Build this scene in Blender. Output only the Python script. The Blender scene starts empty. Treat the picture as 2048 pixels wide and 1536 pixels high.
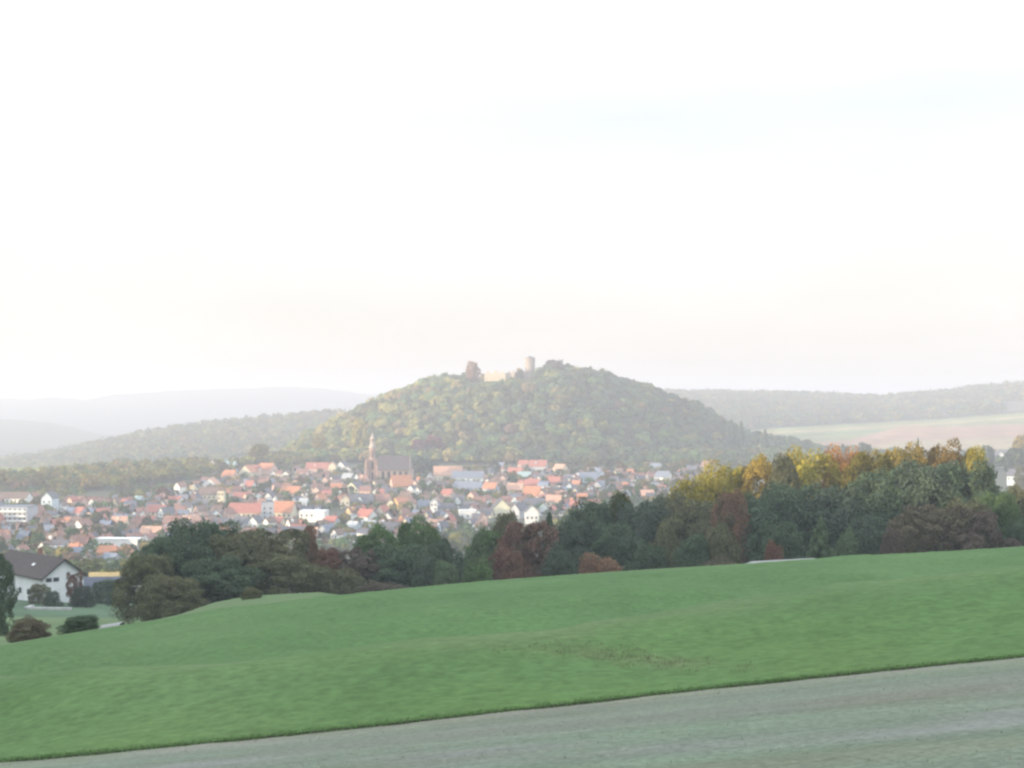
import bpy, math, random
import numpy as np

rng = np.random.default_rng(7)
random.seed(7)
SC = bpy.context.scene
COL = SC.collection
R = math.radians

# ------------------------------------------------------------------ camera, sky, sun, exposure
FPX = 2844.0                      # focal length in photograph pixels (2048 wide)
PITCH = math.atan(42.0 / FPX)
cam_data = bpy.data.cameras.new("camera")
cam_data.sensor_width = 36.0
cam_data.lens = 36.0 * FPX / 2048.0
cam_data.clip_start = 0.5
cam_data.clip_end = 40000.0
camera = bpy.data.objects.new("camera", cam_data)
camera.rotation_euler = (math.pi / 2 + PITCH, 0, 0)
COL.objects.link(camera)
SC.camera = camera

SUN_EL = R(6.5)
SUN_H = np.array([-0.92, -0.392])            # horizontal direction towards the sun
SUN_H /= np.linalg.norm(SUN_H)
SUN_ROT = math.atan2(SUN_H[0], SUN_H[1])

world = bpy.data.worlds.new("World")
SC.world = world
world.use_nodes = True
wn, wl = world.node_tree.nodes, world.node_tree.links
bg = wn["Background"]
sky = wn.new("ShaderNodeTexSky")
sky.sky_type = 'NISHITA'
sky.sun_disc = False
sky.sun_elevation = SUN_EL
sky.sun_rotation = SUN_ROT
sky.altitude = 300
sky.air_density = 1.0
sky.dust_density = 2.0
sky.ozone_density = 1.0
# thin high cloud veil mixed over the clear sky
tc = wn.new("ShaderNodeTexCoord")
mp = wn.new("ShaderNodeMapping"); mp.inputs['Scale'].default_value = (1.0, 1.0, 4.0)
cn = wn.new("ShaderNodeTexNoise"); cn.inputs['Scale'].default_value = 3.2; cn.inputs['Detail'].default_value = 6
cr = wn.new("ShaderNodeValToRGB")
cr.color_ramp.elements[0].position = 0.36; cr.color_ramp.elements[0].color = (0.84, 0.84, 0.84, 1)
cr.color_ramp.elements[1].position = 0.62; cr.color_ramp.elements[1].color = (0.97, 0.97, 0.97, 1)
mx = wn.new("ShaderNodeMix"); mx.data_type = 'RGBA'
sx = wn.new("ShaderNodeSeparateXYZ")
vr = wn.new("ShaderNodeValToRGB")                      # veil: creamy low down, bluish higher up
_el = vr.color_ramp.elements
_el[0].position = 0.0; _el[0].color = (0.455, 0.412, 0.365, 1)
_el[1].position = 0.62; _el[1].color = (1.02, 1.11, 1.22, 1)
for _p, _c in ((0.045, (0.500, 0.470, 0.434)), (0.10, (0.545, 0.534, 0.516)), (0.20, (0.508, 0.528, 0.532)), (0.32, (0.64, 0.70, 0.75))):
    _e = _el.new(_p); _e.color = (*_c, 1)
vs = wn.new("ShaderNodeVectorMath"); vs.operation = 'SCALE'; vs.inputs['Scale'].default_value = 11.0
wl.new(tc.outputs['Generated'], sx.inputs['Vector'])
wl.new(sx.outputs['Z'], vr.inputs['Fac'])
wl.new(vr.outputs['Color'], vs.inputs[0])
wl.new(vs.outputs['Vector'], mx.inputs['B'])
wl.new(tc.outputs['Generated'], mp.inputs['Vector'])
wl.new(mp.outputs['Vector'], cn.inputs['Vector'])
wl.new(cn.outputs['Fac'], cr.inputs['Fac'])
wl.new(cr.outputs['Color'], mx.inputs['Factor'])
wl.new(sky.outputs['Color'], mx.inputs['A'])
wl.new(mx.outputs['Result'], bg.inputs['Color'])
bg.inputs['Strength'].default_value = 0.094

sun_data = bpy.data.lights.new("sun", 'SUN')
sun_data.energy = 5.0
sun_data.angle = R(0.55)
sun_data.color = (1.0, 0.80, 0.55)
sun = bpy.data.objects.new("sun", sun_data)
COL.objects.link(sun)
_z = np.array([SUN_H[0] * math.cos(SUN_EL), SUN_H[1] * math.cos(SUN_EL), math.sin(SUN_EL)])
from mathutils import Vector, Matrix
sun.rotation_euler = Vector(_z).to_track_quat('Z', 'Y').to_euler()

SC.view_settings.view_transform = 'Standard'
SC.view_settings.look = 'None'
SC.view_settings.exposure = 0.98
SC.view_settings.gamma = 1.0
SC.cycles.volume_bounces = 1
SC.cycles.max_bounces = 6
SC.cycles.diffuse_bounces = 3
SC.cycles.filter_width = 2.6
SC.cycles.use_denoising = True

HAZE_DENSITY = 3.4e-4

# ------------------------------------------------------------------ small helpers
def tdep(py):
    "downward slope of the line of sight through photograph row py"
    return -np.tan(PITCH + np.arctan((768.0 - np.asarray(py, float)) / FPX))

def upx(px):
    return (np.asarray(px, float) - 1024.0) / FPX

def at(px, py, Y):
    return np.array([float(upx(px)) * Y, Y, -float(tdep(py)) * Y])

def tag(o, label=None, cat=None, group=None, kind=None):
    if label: o['label'] = label
    if cat: o['category'] = cat
    if group: o['group'] = group
    if kind: o['kind'] = kind
    return o

def empty(name, loc=(0, 0, 0), rz=0.0):
    o = bpy.data.objects.new(name, None)
    o.location = loc
    o.rotation_euler = (0, 0, rz)
    o.empty_display_size = 0.5
    COL.objects.link(o)
    return o

def link(name, mesh, parent=None, loc=None, color=None, rz=None):
    o = bpy.data.objects.new(name, mesh)
    COL.objects.link(o)
    if parent is not None: o.parent = parent
    if loc is not None: o.location = loc
    if rz is not None: o.rotation_euler = (0, 0, rz)
    if color is not None: o.color = (color[0], color[1], color[2], 1)
    return o

def np_mesh(name, V, quads, mat=None, col=None, smooth=False):
    me = bpy.data.meshes.new(name)
    V = np.ascontiguousarray(V, np.float32); quads = np.ascontiguousarray(quads, np.int32)
    k = quads.shape[1]
    me.vertices.add(len(V)); me.vertices.foreach_set('co', V.ravel())
    me.loops.add(quads.size); me.loops.foreach_set('vertex_index', quads.ravel())
    me.polygons.add(len(quads))
    me.polygons.foreach_set('loop_start', np.arange(0, quads.size, k, dtype=np.int32))
    me.polygons.foreach_set('loop_total', np.full(len(quads), k, np.int32))
    if smooth: me.polygons.foreach_set('use_smooth', np.ones(len(quads), bool))
    if col is not None:
        a = me.color_attributes.new('Col', 'FLOAT_COLOR', 'POINT')
        c = np.ones((len(V), 4), np.float32); c[:, :3] = col
        a.data.foreach_set('color', c.ravel())
    me.update(calc_edges=True); me.validate()
    if mat: me.materials.append(mat)
    return me

def grid_mesh(name, P, mat, col=None, smooth=True):
    "P: (rows, cols, 3)"
    r, c = P.shape[:2]
    i = np.arange(r * c).reshape(r, c)
    q = np.stack([i[:-1, :-1], i[:-1, 1:], i[1:, 1:], i[1:, :-1]], -1).reshape(-1, 4)
    return np_mesh(name, P.reshape(-1, 3), q, mat, None if col is None else col.reshape(-1, 3), smooth)

class MB:
    "collects boxes, prisms and tubes into one mesh"
    def __init__(s): s.v = []; s.f = []
    def poly(s, pts, faces):
        n = len(s.v); s.v += [tuple(map(float, p)) for p in pts]; s.f += [tuple(n + i for i in f) for f in faces]
    def box(s, x0, x1, y0, y1, z0, z1):
        s.poly([(x0,y0,z0),(x1,y0,z0),(x1,y1,z0),(x0,y1,z0),(x0,y0,z1),(x1,y0,z1),(x1,y1,z1),(x0,y1,z1)],
               [(0,3,2,1),(4,5,6,7),(0,1,5,4),(1,2,6,5),(2,3,7,6),(3,0,4,7)])
    def prism_x(s, prof, x0, x1):
        "profile of (y, z) points, counter-clockwise seen from +x, extruded along x"
        n = len(prof)
        s.poly([(x0, a, b) for a, b in prof] + [(x1, a, b) for a, b in prof],
               [tuple(range(n - 1, -1, -1)), tuple(range(n, 2 * n))] + [(i, (i + 1) % n, n + (i + 1) % n, n + i) for i in range(n)])
    def prism_z(s, prof, z0, z1, top=1.0):
        n = len(prof)
        cx = sum(p[0] for p in prof) / n; cy = sum(p[1] for p in prof) / n
        s.poly([(a, b, z0) for a, b in prof] + [(cx + (a - cx) * top, cy + (b - cy) * top, z1) for a, b in prof],
               [tuple(range(n - 1, -1, -1)), tuple(range(n, 2 * n))] + [(i, (i + 1) % n, n + (i + 1) % n, n + i) for i in range(n)])
    def lathe(s, prof, n=16, cx=0, cy=0, ph=0):
        m = len(prof); pts = []
        for r_, z in prof:
            for k in range(n):
                a = ph + 2 * math.pi * k / n
                pts.append((cx + r_ * math.cos(a), cy + r_ * math.sin(a), z))
        fs = []
        for j in range(m - 1):
            for k in range(n):
                fs.append((j*n+k, j*n+(k+1) % n, (j+1)*n+(k+1) % n, (j+1)*n+k))
        fs.append(tuple(range(n - 1, -1, -1))); fs.append(tuple((m-1)*n + k for k in range(n)))
        s.poly(pts, fs)
    def tube(s, pts, rad, n=7):
        pts = [Vector(p) for p in pts]; ring = []
        for i, p in enumerate(pts):
            d = (pts[min(i+1, len(pts)-1)] - pts[max(i-1, 0)]).normalized()
            a = d.orthogonal().normalized(); b = d.cross(a)
            for k in range(n):
                t = 2 * math.pi * k / n
                ring.append(p + (a * math.cos(t) + b * math.sin(t)) * rad[i])
        m = len(pts)
        fs = [(j*n+k, j*n+(k+1) % n, (j+1)*n+(k+1) % n, (j+1)*n+k) for j in range(m-1) for k in range(n)]
        fs.append(tuple(range(n-1, -1, -1))); fs.append(tuple((m-1)*n+k for k in range(n)))
        s.poly(ring, fs)
    def mesh(s, name, mat=None, smooth=False):
        me = bpy.data.meshes.new(name); me.from_pydata(s.v, [], s.f)
        if smooth: me.polygons.foreach_set('use_smooth', [True] * len(me.polygons))
        me.update()
        if mat: me.materials.append(mat)
        return me
    def build(s, name, mat, parent=None, loc=None, color=None, smooth=False):
        return link(name, s.mesh(name, mat, smooth), parent, loc, color)

def noise2(x, y, seed=0, octaves=4):
    "smooth value noise, about -1..1"
    r_ = np.random.default_rng(seed); tot = 0; amp = 1.0; nrm = 0
    x = np.asarray(x, float); y = np.asarray(y, float)
    tab = r_.uniform(-1, 1, (256, 256))
    for o in range(octaves):
        xs, ys = x * 2**o + 17.3 * o, y * 2**o + 31.7 * o
        xi, yi = np.floor(xs).astype(int), np.floor(ys).astype(int)
        fx, fy = xs - xi, ys - yi
        fx = fx*fx*(3-2*fx); fy = fy*fy*(3-2*fy)
        a = tab[xi % 256, yi % 256]; b = tab[(xi+1) % 256, yi % 256]
        c = tab[xi % 256, (yi+1) % 256]; d = tab[(xi+1) % 256, (yi+1) % 256]
        tot = tot + amp * ((a*(1-fx)+b*fx)*(1-fy) + (c*(1-fx)+d*fx)*fy); nrm += amp; amp *= 0.5
    return tot / nrm

# ------------------------------------------------------------------ materials
def new_mat(name):
    m = bpy.data.materials.new(name); m.use_nodes = True
    n, l = m.node_tree.nodes, m.node_tree.links
    return m, n, l, n["Principled BSDF"]

def tex_noise(n, l, scale, detail=4, vec=None, rough=0.6):
    t = n.new("ShaderNodeTexNoise"); t.inputs['Scale'].default_value = scale
    t.inputs['Detail'].default_value = detail; t.inputs['Roughness'].default_value = rough
    if vec is not None: l.new(vec, t.inputs['Vector'])
    return t

def obj_vec(n, l, scale=(1, 1, 1), rz=0):
    g = n.new("ShaderNodeTexCoord"); m = n.new("ShaderNodeMapping")
    m.inputs['Scale'].default_value = scale; m.inputs['Rotation'].default_value = (0, 0, rz)
    l.new(g.outputs['Object'], m.inputs['Vector']); return m.outputs['Vector']

def vmul(n, l, color_socket, fac_socket, lo, hi, f0=0.3, f1=0.7):
    "multiply a colour by lo..hi following a 0..1 noise"
    mr = n.new("ShaderNodeMapRange"); mr.inputs['From Min'].default_value = f0; mr.inputs['From Max'].default_value = f1
    mr.inputs['To Min'].default_value = lo; mr.inputs['To Max'].default_value = hi
    l.new(fac_socket, mr.inputs['Value'])
    v = n.new("ShaderNodeVectorMath"); v.operation = 'SCALE'
    l.new(color_socket, v.inputs[0]); l.new(mr.outputs['Result'], v.inputs['Scale'])
    return v.outputs['Vector']

def add_bump(n, l, bsdf, h, strength, dist):
    b = n.new("ShaderNodeBump"); b.inputs['Strength'].default_value = strength; b.inputs['Distance'].default_value = dist
    l.new(h, b.inputs['Height']); l.new(b.outputs['Normal'], bsdf.inputs['Normal'])

def mat_leaf(name, source):
    m, n, l, b = new_mat(name)
    if source == 'object':
        oi = n.new("ShaderNodeObjectInfo"); c = oi.outputs['Color']
    else:
        at_ = n.new("ShaderNodeAttribute"); at_.attribute_name = 'Col'; c = at_.outputs['Color']
    g = n.new("ShaderNodeNewGeometry")
    c = vmul(n, l, c, g.outputs['Random Per Island'], 0.68 if source == 'object' else 0.8, 1.32 if source == 'object' else 1.2, 0, 1)
    if source == 'object':
        nz = tex_noise(n, l, 0.45, 3, obj_vec(n, l))
        c = vmul(n, l, c, nz.outputs['Fac'], 0.75, 1.25)
        hs = n.new("ShaderNodeHueSaturation")
        mr = n.new("ShaderNodeMapRange"); mr.inputs['To Min'].default_value = 0.47; mr.inputs['To Max'].default_value = 0.53
        n2 = tex_noise(n, l, 0.8, 2, obj_vec(n, l)); l.new(n2.outputs['Fac'], mr.inputs['Value'])
        l.new(mr.outputs['Result'], hs.inputs['Hue']); l.new(c, hs.inputs['Color']); c = hs.outputs['Color']
    d = n.new("ShaderNodeBsdfDiffuse"); t = n.new("ShaderNodeBsdfTranslucent"); mixs = n.new("ShaderNodeMixShader")
    mixs.inputs['Fac'].default_value = 0.28
    l.new(c, d.inputs['Color']); l.new(c, t.inputs['Color'])
    l.new(d.outputs['BSDF'], mixs.inputs[1]); l.new(t.outputs['BSDF'], mixs.inputs[2])
    l.new(mixs.outputs['Shader'], n["Material Output"].inputs['Surface'])
    return m

def mat_objcol(name, rough=0.85, scale=0.6, lo=0.86, hi=1.1, stretch=(1, 1, 1), spec=0.2):
    m, n, l, b = new_mat(name)
    oi = n.new("ShaderNodeObjectInfo")
    nz = tex_noise(n, l, scale, 5, obj_vec(n, l, stretch))
    c = vmul(n, l, oi.outputs['Color'], nz.outputs['Fac'], lo, hi)
    l.new(c, b.inputs['Base Color']); b.inputs['Roughness'].default_value = rough
    b.inputs['Specular IOR Level'].default_value = spec
    return m

def mat_flat(name, color, rough=0.8, scale=1.0, lo=0.8, hi=1.2, spec=0.2, bump=0):
    m, n, l, b = new_mat(name)
    rgb = n.new("ShaderNodeRGB"); rgb.outputs[0].default_value = (*color, 1)
    nz = tex_noise(n, l, scale, 5, obj_vec(n, l))
    c = vmul(n, l, rgb.outputs[0], nz.outputs['Fac'], lo, hi)
    l.new(c, b.inputs['Base Color']); b.inputs['Roughness'].default_value = rough
    b.inputs['Specular IOR Level'].default_value = spec
    if bump: add_bump(n, l, b, nz.outputs['Fac'], 0.6, bump)
    return m

def mat_ground(name, layers, rough=0.95, bump=None):
    """vertex colour times several noises; layers = [(scale, stretch, rz, lo, hi), ...]"""
    m, n, l, b = new_mat(name)
    a = n.new("ShaderNodeAttribute"); a.attribute_name = 'Col'; c = a.outputs['Color']
    last = None
    for sc, st, rz, lo, hi in layers:
        nz = tex_noise(n, l, sc, 6, obj_vec(n, l, st, rz), 0.65)
        c = vmul(n, l, c, nz.outputs['Fac'], lo, hi); last = nz
    l.new(c, b.inputs['Base Color']); b.inputs['Roughness'].default_value = rough
    b.inputs['Specular IOR Level'].default_value = 0.1
    if bump: add_bump(n, l, b, last.outputs['Fac'], bump[0], bump[1])
    return m

M_LEAF = mat_leaf("leaves", 'object')
M_WOOD = mat_leaf("woodland_leaves", 'attr')
M_BARK = mat_flat("bark", (0.055, 0.042, 0.032), 0.9, 3.0, 0.7, 1.3)
M_WALL = mat_objcol("plaster", 0.9, 0.5, 0.9, 1.06)
M_ROOF = mat_objcol("roof_tiles", 0.85, 1.2, 0.75, 1.2, (0.4, 1, 1))
M_GLASS = mat_flat("window_glass", (0.03, 0.035, 0.045), 0.15, 0.5, 0.9, 1.1, 0.5)
M_FRAME = mat_flat("window_frame", (0.75, 0.75, 0.74), 0.6, 2, 0.95, 1.05)
M_BRICK = mat_flat("chimney_brick", (0.26, 0.13, 0.10), 0.9, 4.0, 0.7, 1.2)
M_STONE = mat_objcol("stone", 0.92, 0.35, 0.72, 1.18)
M_SLATE = mat_flat("slate", (0.075, 0.08, 0.095), 0.7, 0.7, 0.8, 1.2, 0.3)
M_DARKROOF = mat_flat("brown_tiles", (0.072, 0.056, 0.052), 0.8, 1.4, 0.75, 1.25)
M_PATH = mat_flat("pale_gravel", (0.27, 0.27, 0.26), 0.9, 2.0, 0.9, 1.1)
M_SOIL = mat_flat("dark_soil", (0.045, 0.042, 0.032), 0.95, 3.0, 0.7, 1.2)

# ------------------------------------------------------------------ terrain heights
CREST = np.array([(-700,1400),(-400,1352),(0,1297),(100,1278),(200,1262),(300,1240),(400,1222),(500,1208),(600,1197),(700,1187),(800,1176),(900,1168),(1000,1162),(1200,1148),(1400,1138),(1600,1122),(1800,1102),(2048,1090),(2400,1072),(2800,1060)], float)
EDGE = np.array([(-700,1566),(-400,1546),(0,1519),(500,1474),(1024,1426),(1200,1402),(1400,1375),(1600,1348),(2048,1310),(2400,1284),(2800,1258)], float)
FOLD = np.array([(-700,1450),(0,1392),(400,1366),(800,1332),(1150,1297),(1500,1243),(2048,1190),(2800,1130)], float)
FA, FB = 0.157, 0.10              # slope of the tilled field, away from and across the view

_pc = np.polyfit((CREST[:,0] - 1024)/1000, CREST[:,1], 6)
_pe = np.polyfit((EDGE[:,0] - 1024)/1000, EDGE[:,1], 3)
def crest_t(u): return tdep(np.polyval(_pc, np.clip(u*FPX, -1720, 1770)/1000))
def edge_t(u): return tdep(np.polyval(_pe, np.clip(u*FPX, -1720, 1770)/1000))
def edge_Y(u): return np.clip(1.7 / np.maximum(edge_t(u) - FA + FB*u, 0.03), 18, 38)
def crest_Y(u): return np.interp(1024 + u*FPX, [-700, 0, 500, 1024, 2048, 2800], [88, 95, 106, 120, 132, 138])

VT_PX = np.array([-700, 0, 250, 500, 750, 1024, 1536, 2048, 2800], float)
VT_Y = np.array([200, 300, 450, 600, 800, 1000, 1300, 1500, 2000, 3000, 12000], float)
VT = np.array([
    [-33, -31.6, -31.4, -26.7, -29.0, -30, -28, -25, -22],
    [-42, -41, -42, -42, -44, -46, -40, -36, -32],
    [-57, -56, -56, -57, -59, -60, -55, -48, -44],
    [-71, -70, -71, -72, -74, -74, -68, -56, -50],
    [-75, -75, -76, -76, -76, -76, -70, -56, -50],
    [-71, -71, -72, -73, -73, -73, -66, -54, -50],
    [-67, -67, -67, -68, -67, -67, -62, -58, -55],
    [-66, -66, -64, -62, -60, -60, -60, -62, -62],
    [-108, -108, -106, -95, -72, -72, -68, -66, -66],
    [-110, -110, -110, -108, -100, -100, -90, -80, -80],
    [-110] * 9], float)

_npx = np.array(sorted(list(VT_PX) + [360.0, 430.0, 640.0]))
VT = np.array([np.interp(_npx, VT_PX, r) for r in VT]); VT_PX = _npx
VT[0] = np.interp(VT_PX, [-700, 0, 250, 360, 430, 500, 640, 760, 1024, 1536, 2048, 2800], [-33, -31.6, -31.4, -29.6, -27.9, -27.0, -26.6, -28.3, -30, -28, -25, -22])

def bil(px, Y):
    px = np.clip(px, VT_PX[0], VT_PX[-1]); Y = np.clip(Y, VT_Y[0], VT_Y[-1])
    i = np.clip(np.searchsorted(VT_PX, px) - 1, 0, len(VT_PX) - 2)
    j = np.clip(np.searchsorted(VT_Y, Y) - 1, 0, len(VT_Y) - 2)
    fx = (px - VT_PX[i]) / (VT_PX[i+1] - VT_PX[i]); fy = (Y - VT_Y[j]) / (VT_Y[j+1] - VT_Y[j])
    return (VT[j, i]*(1-fx) + VT[j, i+1]*fx)*(1-fy) + (VT[j+1, i]*(1-fx) + VT[j+1, i+1]*fx)*fy

def meadow_base(u, Y):
    Yf, Yc, tf, tcr = edge_Y(u), crest_Y(u), edge_t(u), crest_t(u)
    zf, zc = -tf*Yf, -tcr*Yc
    L = Yc - Yf; D = zc - zf
    s0 = 2*D/L + tcr; q = (-tcr*L - D) / L**2
    d = np.minimum(Y, Yc) - Yf
    return zf + s0*d + q*d*d

# rows of the fold seen across the meadow, found once per column
_uu = np.linspace(-0.62, 0.62, 125)
_vv = np.linspace(0, 1, 400)
_yf, _yc = edge_Y(_uu), crest_Y(_uu)
_YY = _yf[:, None] + (_yc - _yf)[:, None]*_vv[None]
_tt = -meadow_base(_uu[:, None] + 0*_YY, _YY) / _YY
_ft = tdep(np.interp(1024 + _uu*FPX, FOLD[:,0], FOLD[:,1]))
_fv = _vv[np.argmin(np.abs(_tt - _ft[:, None]), 1)]

def zground(X, Y):
    "height of the land everywhere in front of the tilled field (castle hill and ridges not included)"
    X = np.asarray(X, float); Y = np.maximum(np.asarray(Y, float), 20.0)
    u = np.clip(X / Y, -0.62, 0.62); px = 1024 + u*FPX
    Yf, Yc, tcr = edge_Y(u), crest_Y(u), crest_t(u)
    z1 = meadow_base(u, Y)
    v = (Y - Yf) / (Yc - Yf)
    fv = np.interp(u, _uu, _fv)
    win = np.clip(v / 0.12, 0, 1) * np.clip((0.97 - v) / 0.2, 0, 1)
    z1 = z1 + win * 1.7 * (0.42*np.exp(-((v - fv)/0.10)**2) - 0.55*np.exp(-((v - fv - 0.20)/0.11)**2)
                     - 0.25*np.exp(-((v - fv + 0.2)/0.1)**2)
                     + 0.28*noise2(X/14.0 + 3, Y/14.0, 5, 3) + 0.10*noise2(X/3.0, Y/5.0, 6, 3))
    # from the crest down to the hedge row
    s = np.clip((Y - Yc) / (200.0 - Yc), 0, 1)
    z2 = bil(px, np.full_like(Y, 200.0)); zc = -tcr*Yc
    m0 = -tcr*(200.0 - Yc); m1 = -0.16*(200.0 - Yc)
    h = (2*s**3-3*s**2+1)*zc + (s**3-2*s**2+s)*m0 + (-2*s**3+3*s**2)*z2 + (s**3-s**2)*m1
    side = FB*(X - u*Y)*np.clip((170.0 - Y)/130.0, 0, 1)
    z1 = z1 + side; h = h + side
    far = bil(px, Y)
    rough = 0.5*noise2(X/60.0, Y/60.0, 9, 3) * np.clip((Y - 240)/200, 0, 1)
    return np.where(Y <= Yc, z1, np.where(Y < 200, h, far + rough))

# castle hill
HILL = np.array([(430,958),(545,938),(600,892),(690,847),(760,812),(870,770),(930,764),(1000,758),(1060,757),(1140,750),(1210,762),(1290,788),(1330,803),(1400,828),(1450,862),(1500,884),(1600,900),(1680,925),(1760,950)], float)
HY = 1740.0
def zhill(X, Y):
    u = np.asarray(X, float) / np.asarray(Y, float); px = 1024 + u*FPX
    base = -66.0
    top = -tdep(np.interp(px, HILL[:,0], HILL[:,1]))*HY
    h = np.clip(top - base, 0, None)
    hm = 101.0
    wf = 255*(0.42 + 0.58*np.clip(h/hm, 0, 1)); wb = 420.0
    d = np.asarray(Y, float) - HY
    s = np.clip(np.where(d < 0, -d/wf, d/wb), 0, 1)
    g = np.where(d < 0, (1 - s)*(1 + 0.55*s*(1 - s)*1.6), 0.5 + 0.5*np.cos(np.pi*s))
    g = np.where(d < 0, 0.75*g + 0.25*(0.5 + 0.5*np.cos(np.pi*s)), g)
    z = base - 6 + (h + 6)*g + 2.5*noise2(X/55.0, Y/55.0, 12, 4)*np.clip(h/20, 0, 1)*np.sin(np.pi*np.clip(s, 0, 1))
    return np.where(h > 0.5, z, base - 12)

def zland(X, Y):
    return np.maximum(zground(X, Y), zhill(X, Y))

def ray_ground(px, py, lo=210.0, hi=2200.0, land=zground):
    Ys = np.linspace(lo, hi, 1600)
    zz = land(upx(px)*Ys, Ys); ray = -float(tdep(py))*Ys
    k = np.argmax(ray <= zz) if np.any(ray <= zz) else len(Ys) - 1
    return float(Ys[k])

# ------------------------------------------------------------------ ground sheets
G_GREEN = np.array([0.074, 0.138, 0.050]); G_PALE = np.array([0.130, 0.165, 0.085]); G_BROWN = np.array([0.150, 0.125, 0.080]); G_FRESH = np.array([0.084, 0.146, 0.044])
_w = 0.60*(3.4/0.60)**np.linspace(0, 1, 40)[1:]
us = np.concatenate([-_w[::-1], np.linspace(-0.60, 0.60, 420), _w])
uc = np.clip(us, -0.62, 0.62)
rows_a = np.linspace(0, 1, 190)**1.15
Yf, Yc = edge_Y(uc), crest_Y(uc)
Ya = Yf[None] + (Yc - Yf)[None]*rows_a[:, None]
Yb = Yc[None] + (235.0 - Yc)[None]*np.linspace(0, 1, 50)[1:, None]
Ym = np.vstack([Ya, Yb]); Xm = Ym*us[None]
Zm = zground(Xm, Ym)
Pm = np.stack([Xm, Ym, Zm], -1)
PXm = 1024 + us[None]*FPX + 0*Ym
PYm = 768 + FPX*np.tan(np.arctan(-Zm/Ym) + PITCH)
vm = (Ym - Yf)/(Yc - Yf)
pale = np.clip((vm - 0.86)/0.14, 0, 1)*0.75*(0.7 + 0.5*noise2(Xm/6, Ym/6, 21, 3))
pale = np.maximum(pale, 0.6*np.exp(-((vm - np.interp(us, _uu, _fv)[None] - 0.02)/0.035)**2)*np.clip(0.5 + noise2(Xm/5, Ym/8, 22, 3), 0, 1))  # fold crest painted as paler dry grass in place of weak relief shading
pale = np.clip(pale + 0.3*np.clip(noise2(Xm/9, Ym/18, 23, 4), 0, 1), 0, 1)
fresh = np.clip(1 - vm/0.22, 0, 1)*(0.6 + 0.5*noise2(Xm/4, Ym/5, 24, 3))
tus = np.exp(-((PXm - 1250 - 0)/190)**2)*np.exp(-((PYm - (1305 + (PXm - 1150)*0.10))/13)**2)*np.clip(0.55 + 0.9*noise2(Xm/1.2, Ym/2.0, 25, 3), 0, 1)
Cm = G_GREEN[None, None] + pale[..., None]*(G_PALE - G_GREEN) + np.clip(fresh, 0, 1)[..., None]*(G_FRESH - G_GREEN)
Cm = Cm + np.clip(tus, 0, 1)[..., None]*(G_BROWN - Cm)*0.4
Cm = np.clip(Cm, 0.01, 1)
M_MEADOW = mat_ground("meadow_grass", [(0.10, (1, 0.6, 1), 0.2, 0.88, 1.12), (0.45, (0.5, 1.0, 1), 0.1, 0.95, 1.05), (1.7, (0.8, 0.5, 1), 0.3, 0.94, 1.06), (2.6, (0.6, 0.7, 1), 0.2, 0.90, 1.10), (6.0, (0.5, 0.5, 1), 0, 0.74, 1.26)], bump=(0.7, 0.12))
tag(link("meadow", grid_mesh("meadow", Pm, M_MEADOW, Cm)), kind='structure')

# turf lip: the small dark step between the meadow and the tilled field
xe, ye = Xm[0], Ym[0]
ze = Zm[0] - 0.02 - 0.03*noise2(xe/0.8, xe*0, 31, 3)
lip = np.stack([np.stack([xe, ye, Zm[0]], -1), np.stack([xe + 0*xe, ye - 0.05, ze - 0.03], -1), np.stack([xe, ye - 0.09, Zm[0] - 0.08], -1)])
tag(link("soil_edge", grid_mesh("soil_edge", lip, M_SOIL, None, True)), kind='structure')

# tilled field in front
vf = np.linspace(0, 1, 170)
Yfld = -35 + (ye[None] - 0.04 + 35)*vf[:, None]
Xfld = xe[None] + 0*Yfld
Zfld = -1.7 - FA*Yfld + FB*Xfld - 0.05
Zfld = Zfld + 0.025*noise2(Xfld/1.1, Yfld/0.5, 41, 3)
Cf = np.zeros(Xfld.shape + (3,))
gmix = np.clip(0.5 + 0.75*noise2(Xfld/11 + 9, Yfld/3.5, 42, 4), 0, 1)
bmix = np.clip(noise2(Xfld/7 + 4, Yfld/2.2 + 5, 43, 3)*1.3 - 0.05 + np.clip((12 - Yfld)/14, 0, 0.5)*(Xfld > 0), 0, 1)
Cf[:] = np.array([0.150, 0.158, 0.128])
Cf += gmix[..., None]*(np.array([0.140, 0.185, 0.125]) - Cf)
lil = np.clip(noise2(Xfld/6 + 2, Yfld/2.6 + 11, 46, 4)*1.4, 0, 1)
Cf += lil[..., None]*(np.array([0.190, 0.186, 0.178]) - Cf)*0.8
Cf += bmix[..., None]*(np.array([0.140, 0.118, 0.080]) - Cf)*0.6
edge_g = np.clip((Yfld - (ye[None] - 3))/3, 0, 1)
Cf += edge_g[..., None]*(np.array([0.20, 0.185, 0.135]) - Cf)*0.5
M_FIELD = mat_ground("tilled_soil", [(0.22, (0.6, 2.4, 1), 0.10, 0.85, 1.15), (1.6, (0.35, 2.2, 1), 0.10, 0.88, 1.12), (9.0, (1, 1, 1), 0, 0.68, 1.32)], bump=(0.6, 0.06))
tag(link("field", grid_mesh("field", np.stack([Xfld, Yfld, Zfld], -1), M_FIELD, Cf)), kind='structure')

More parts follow.
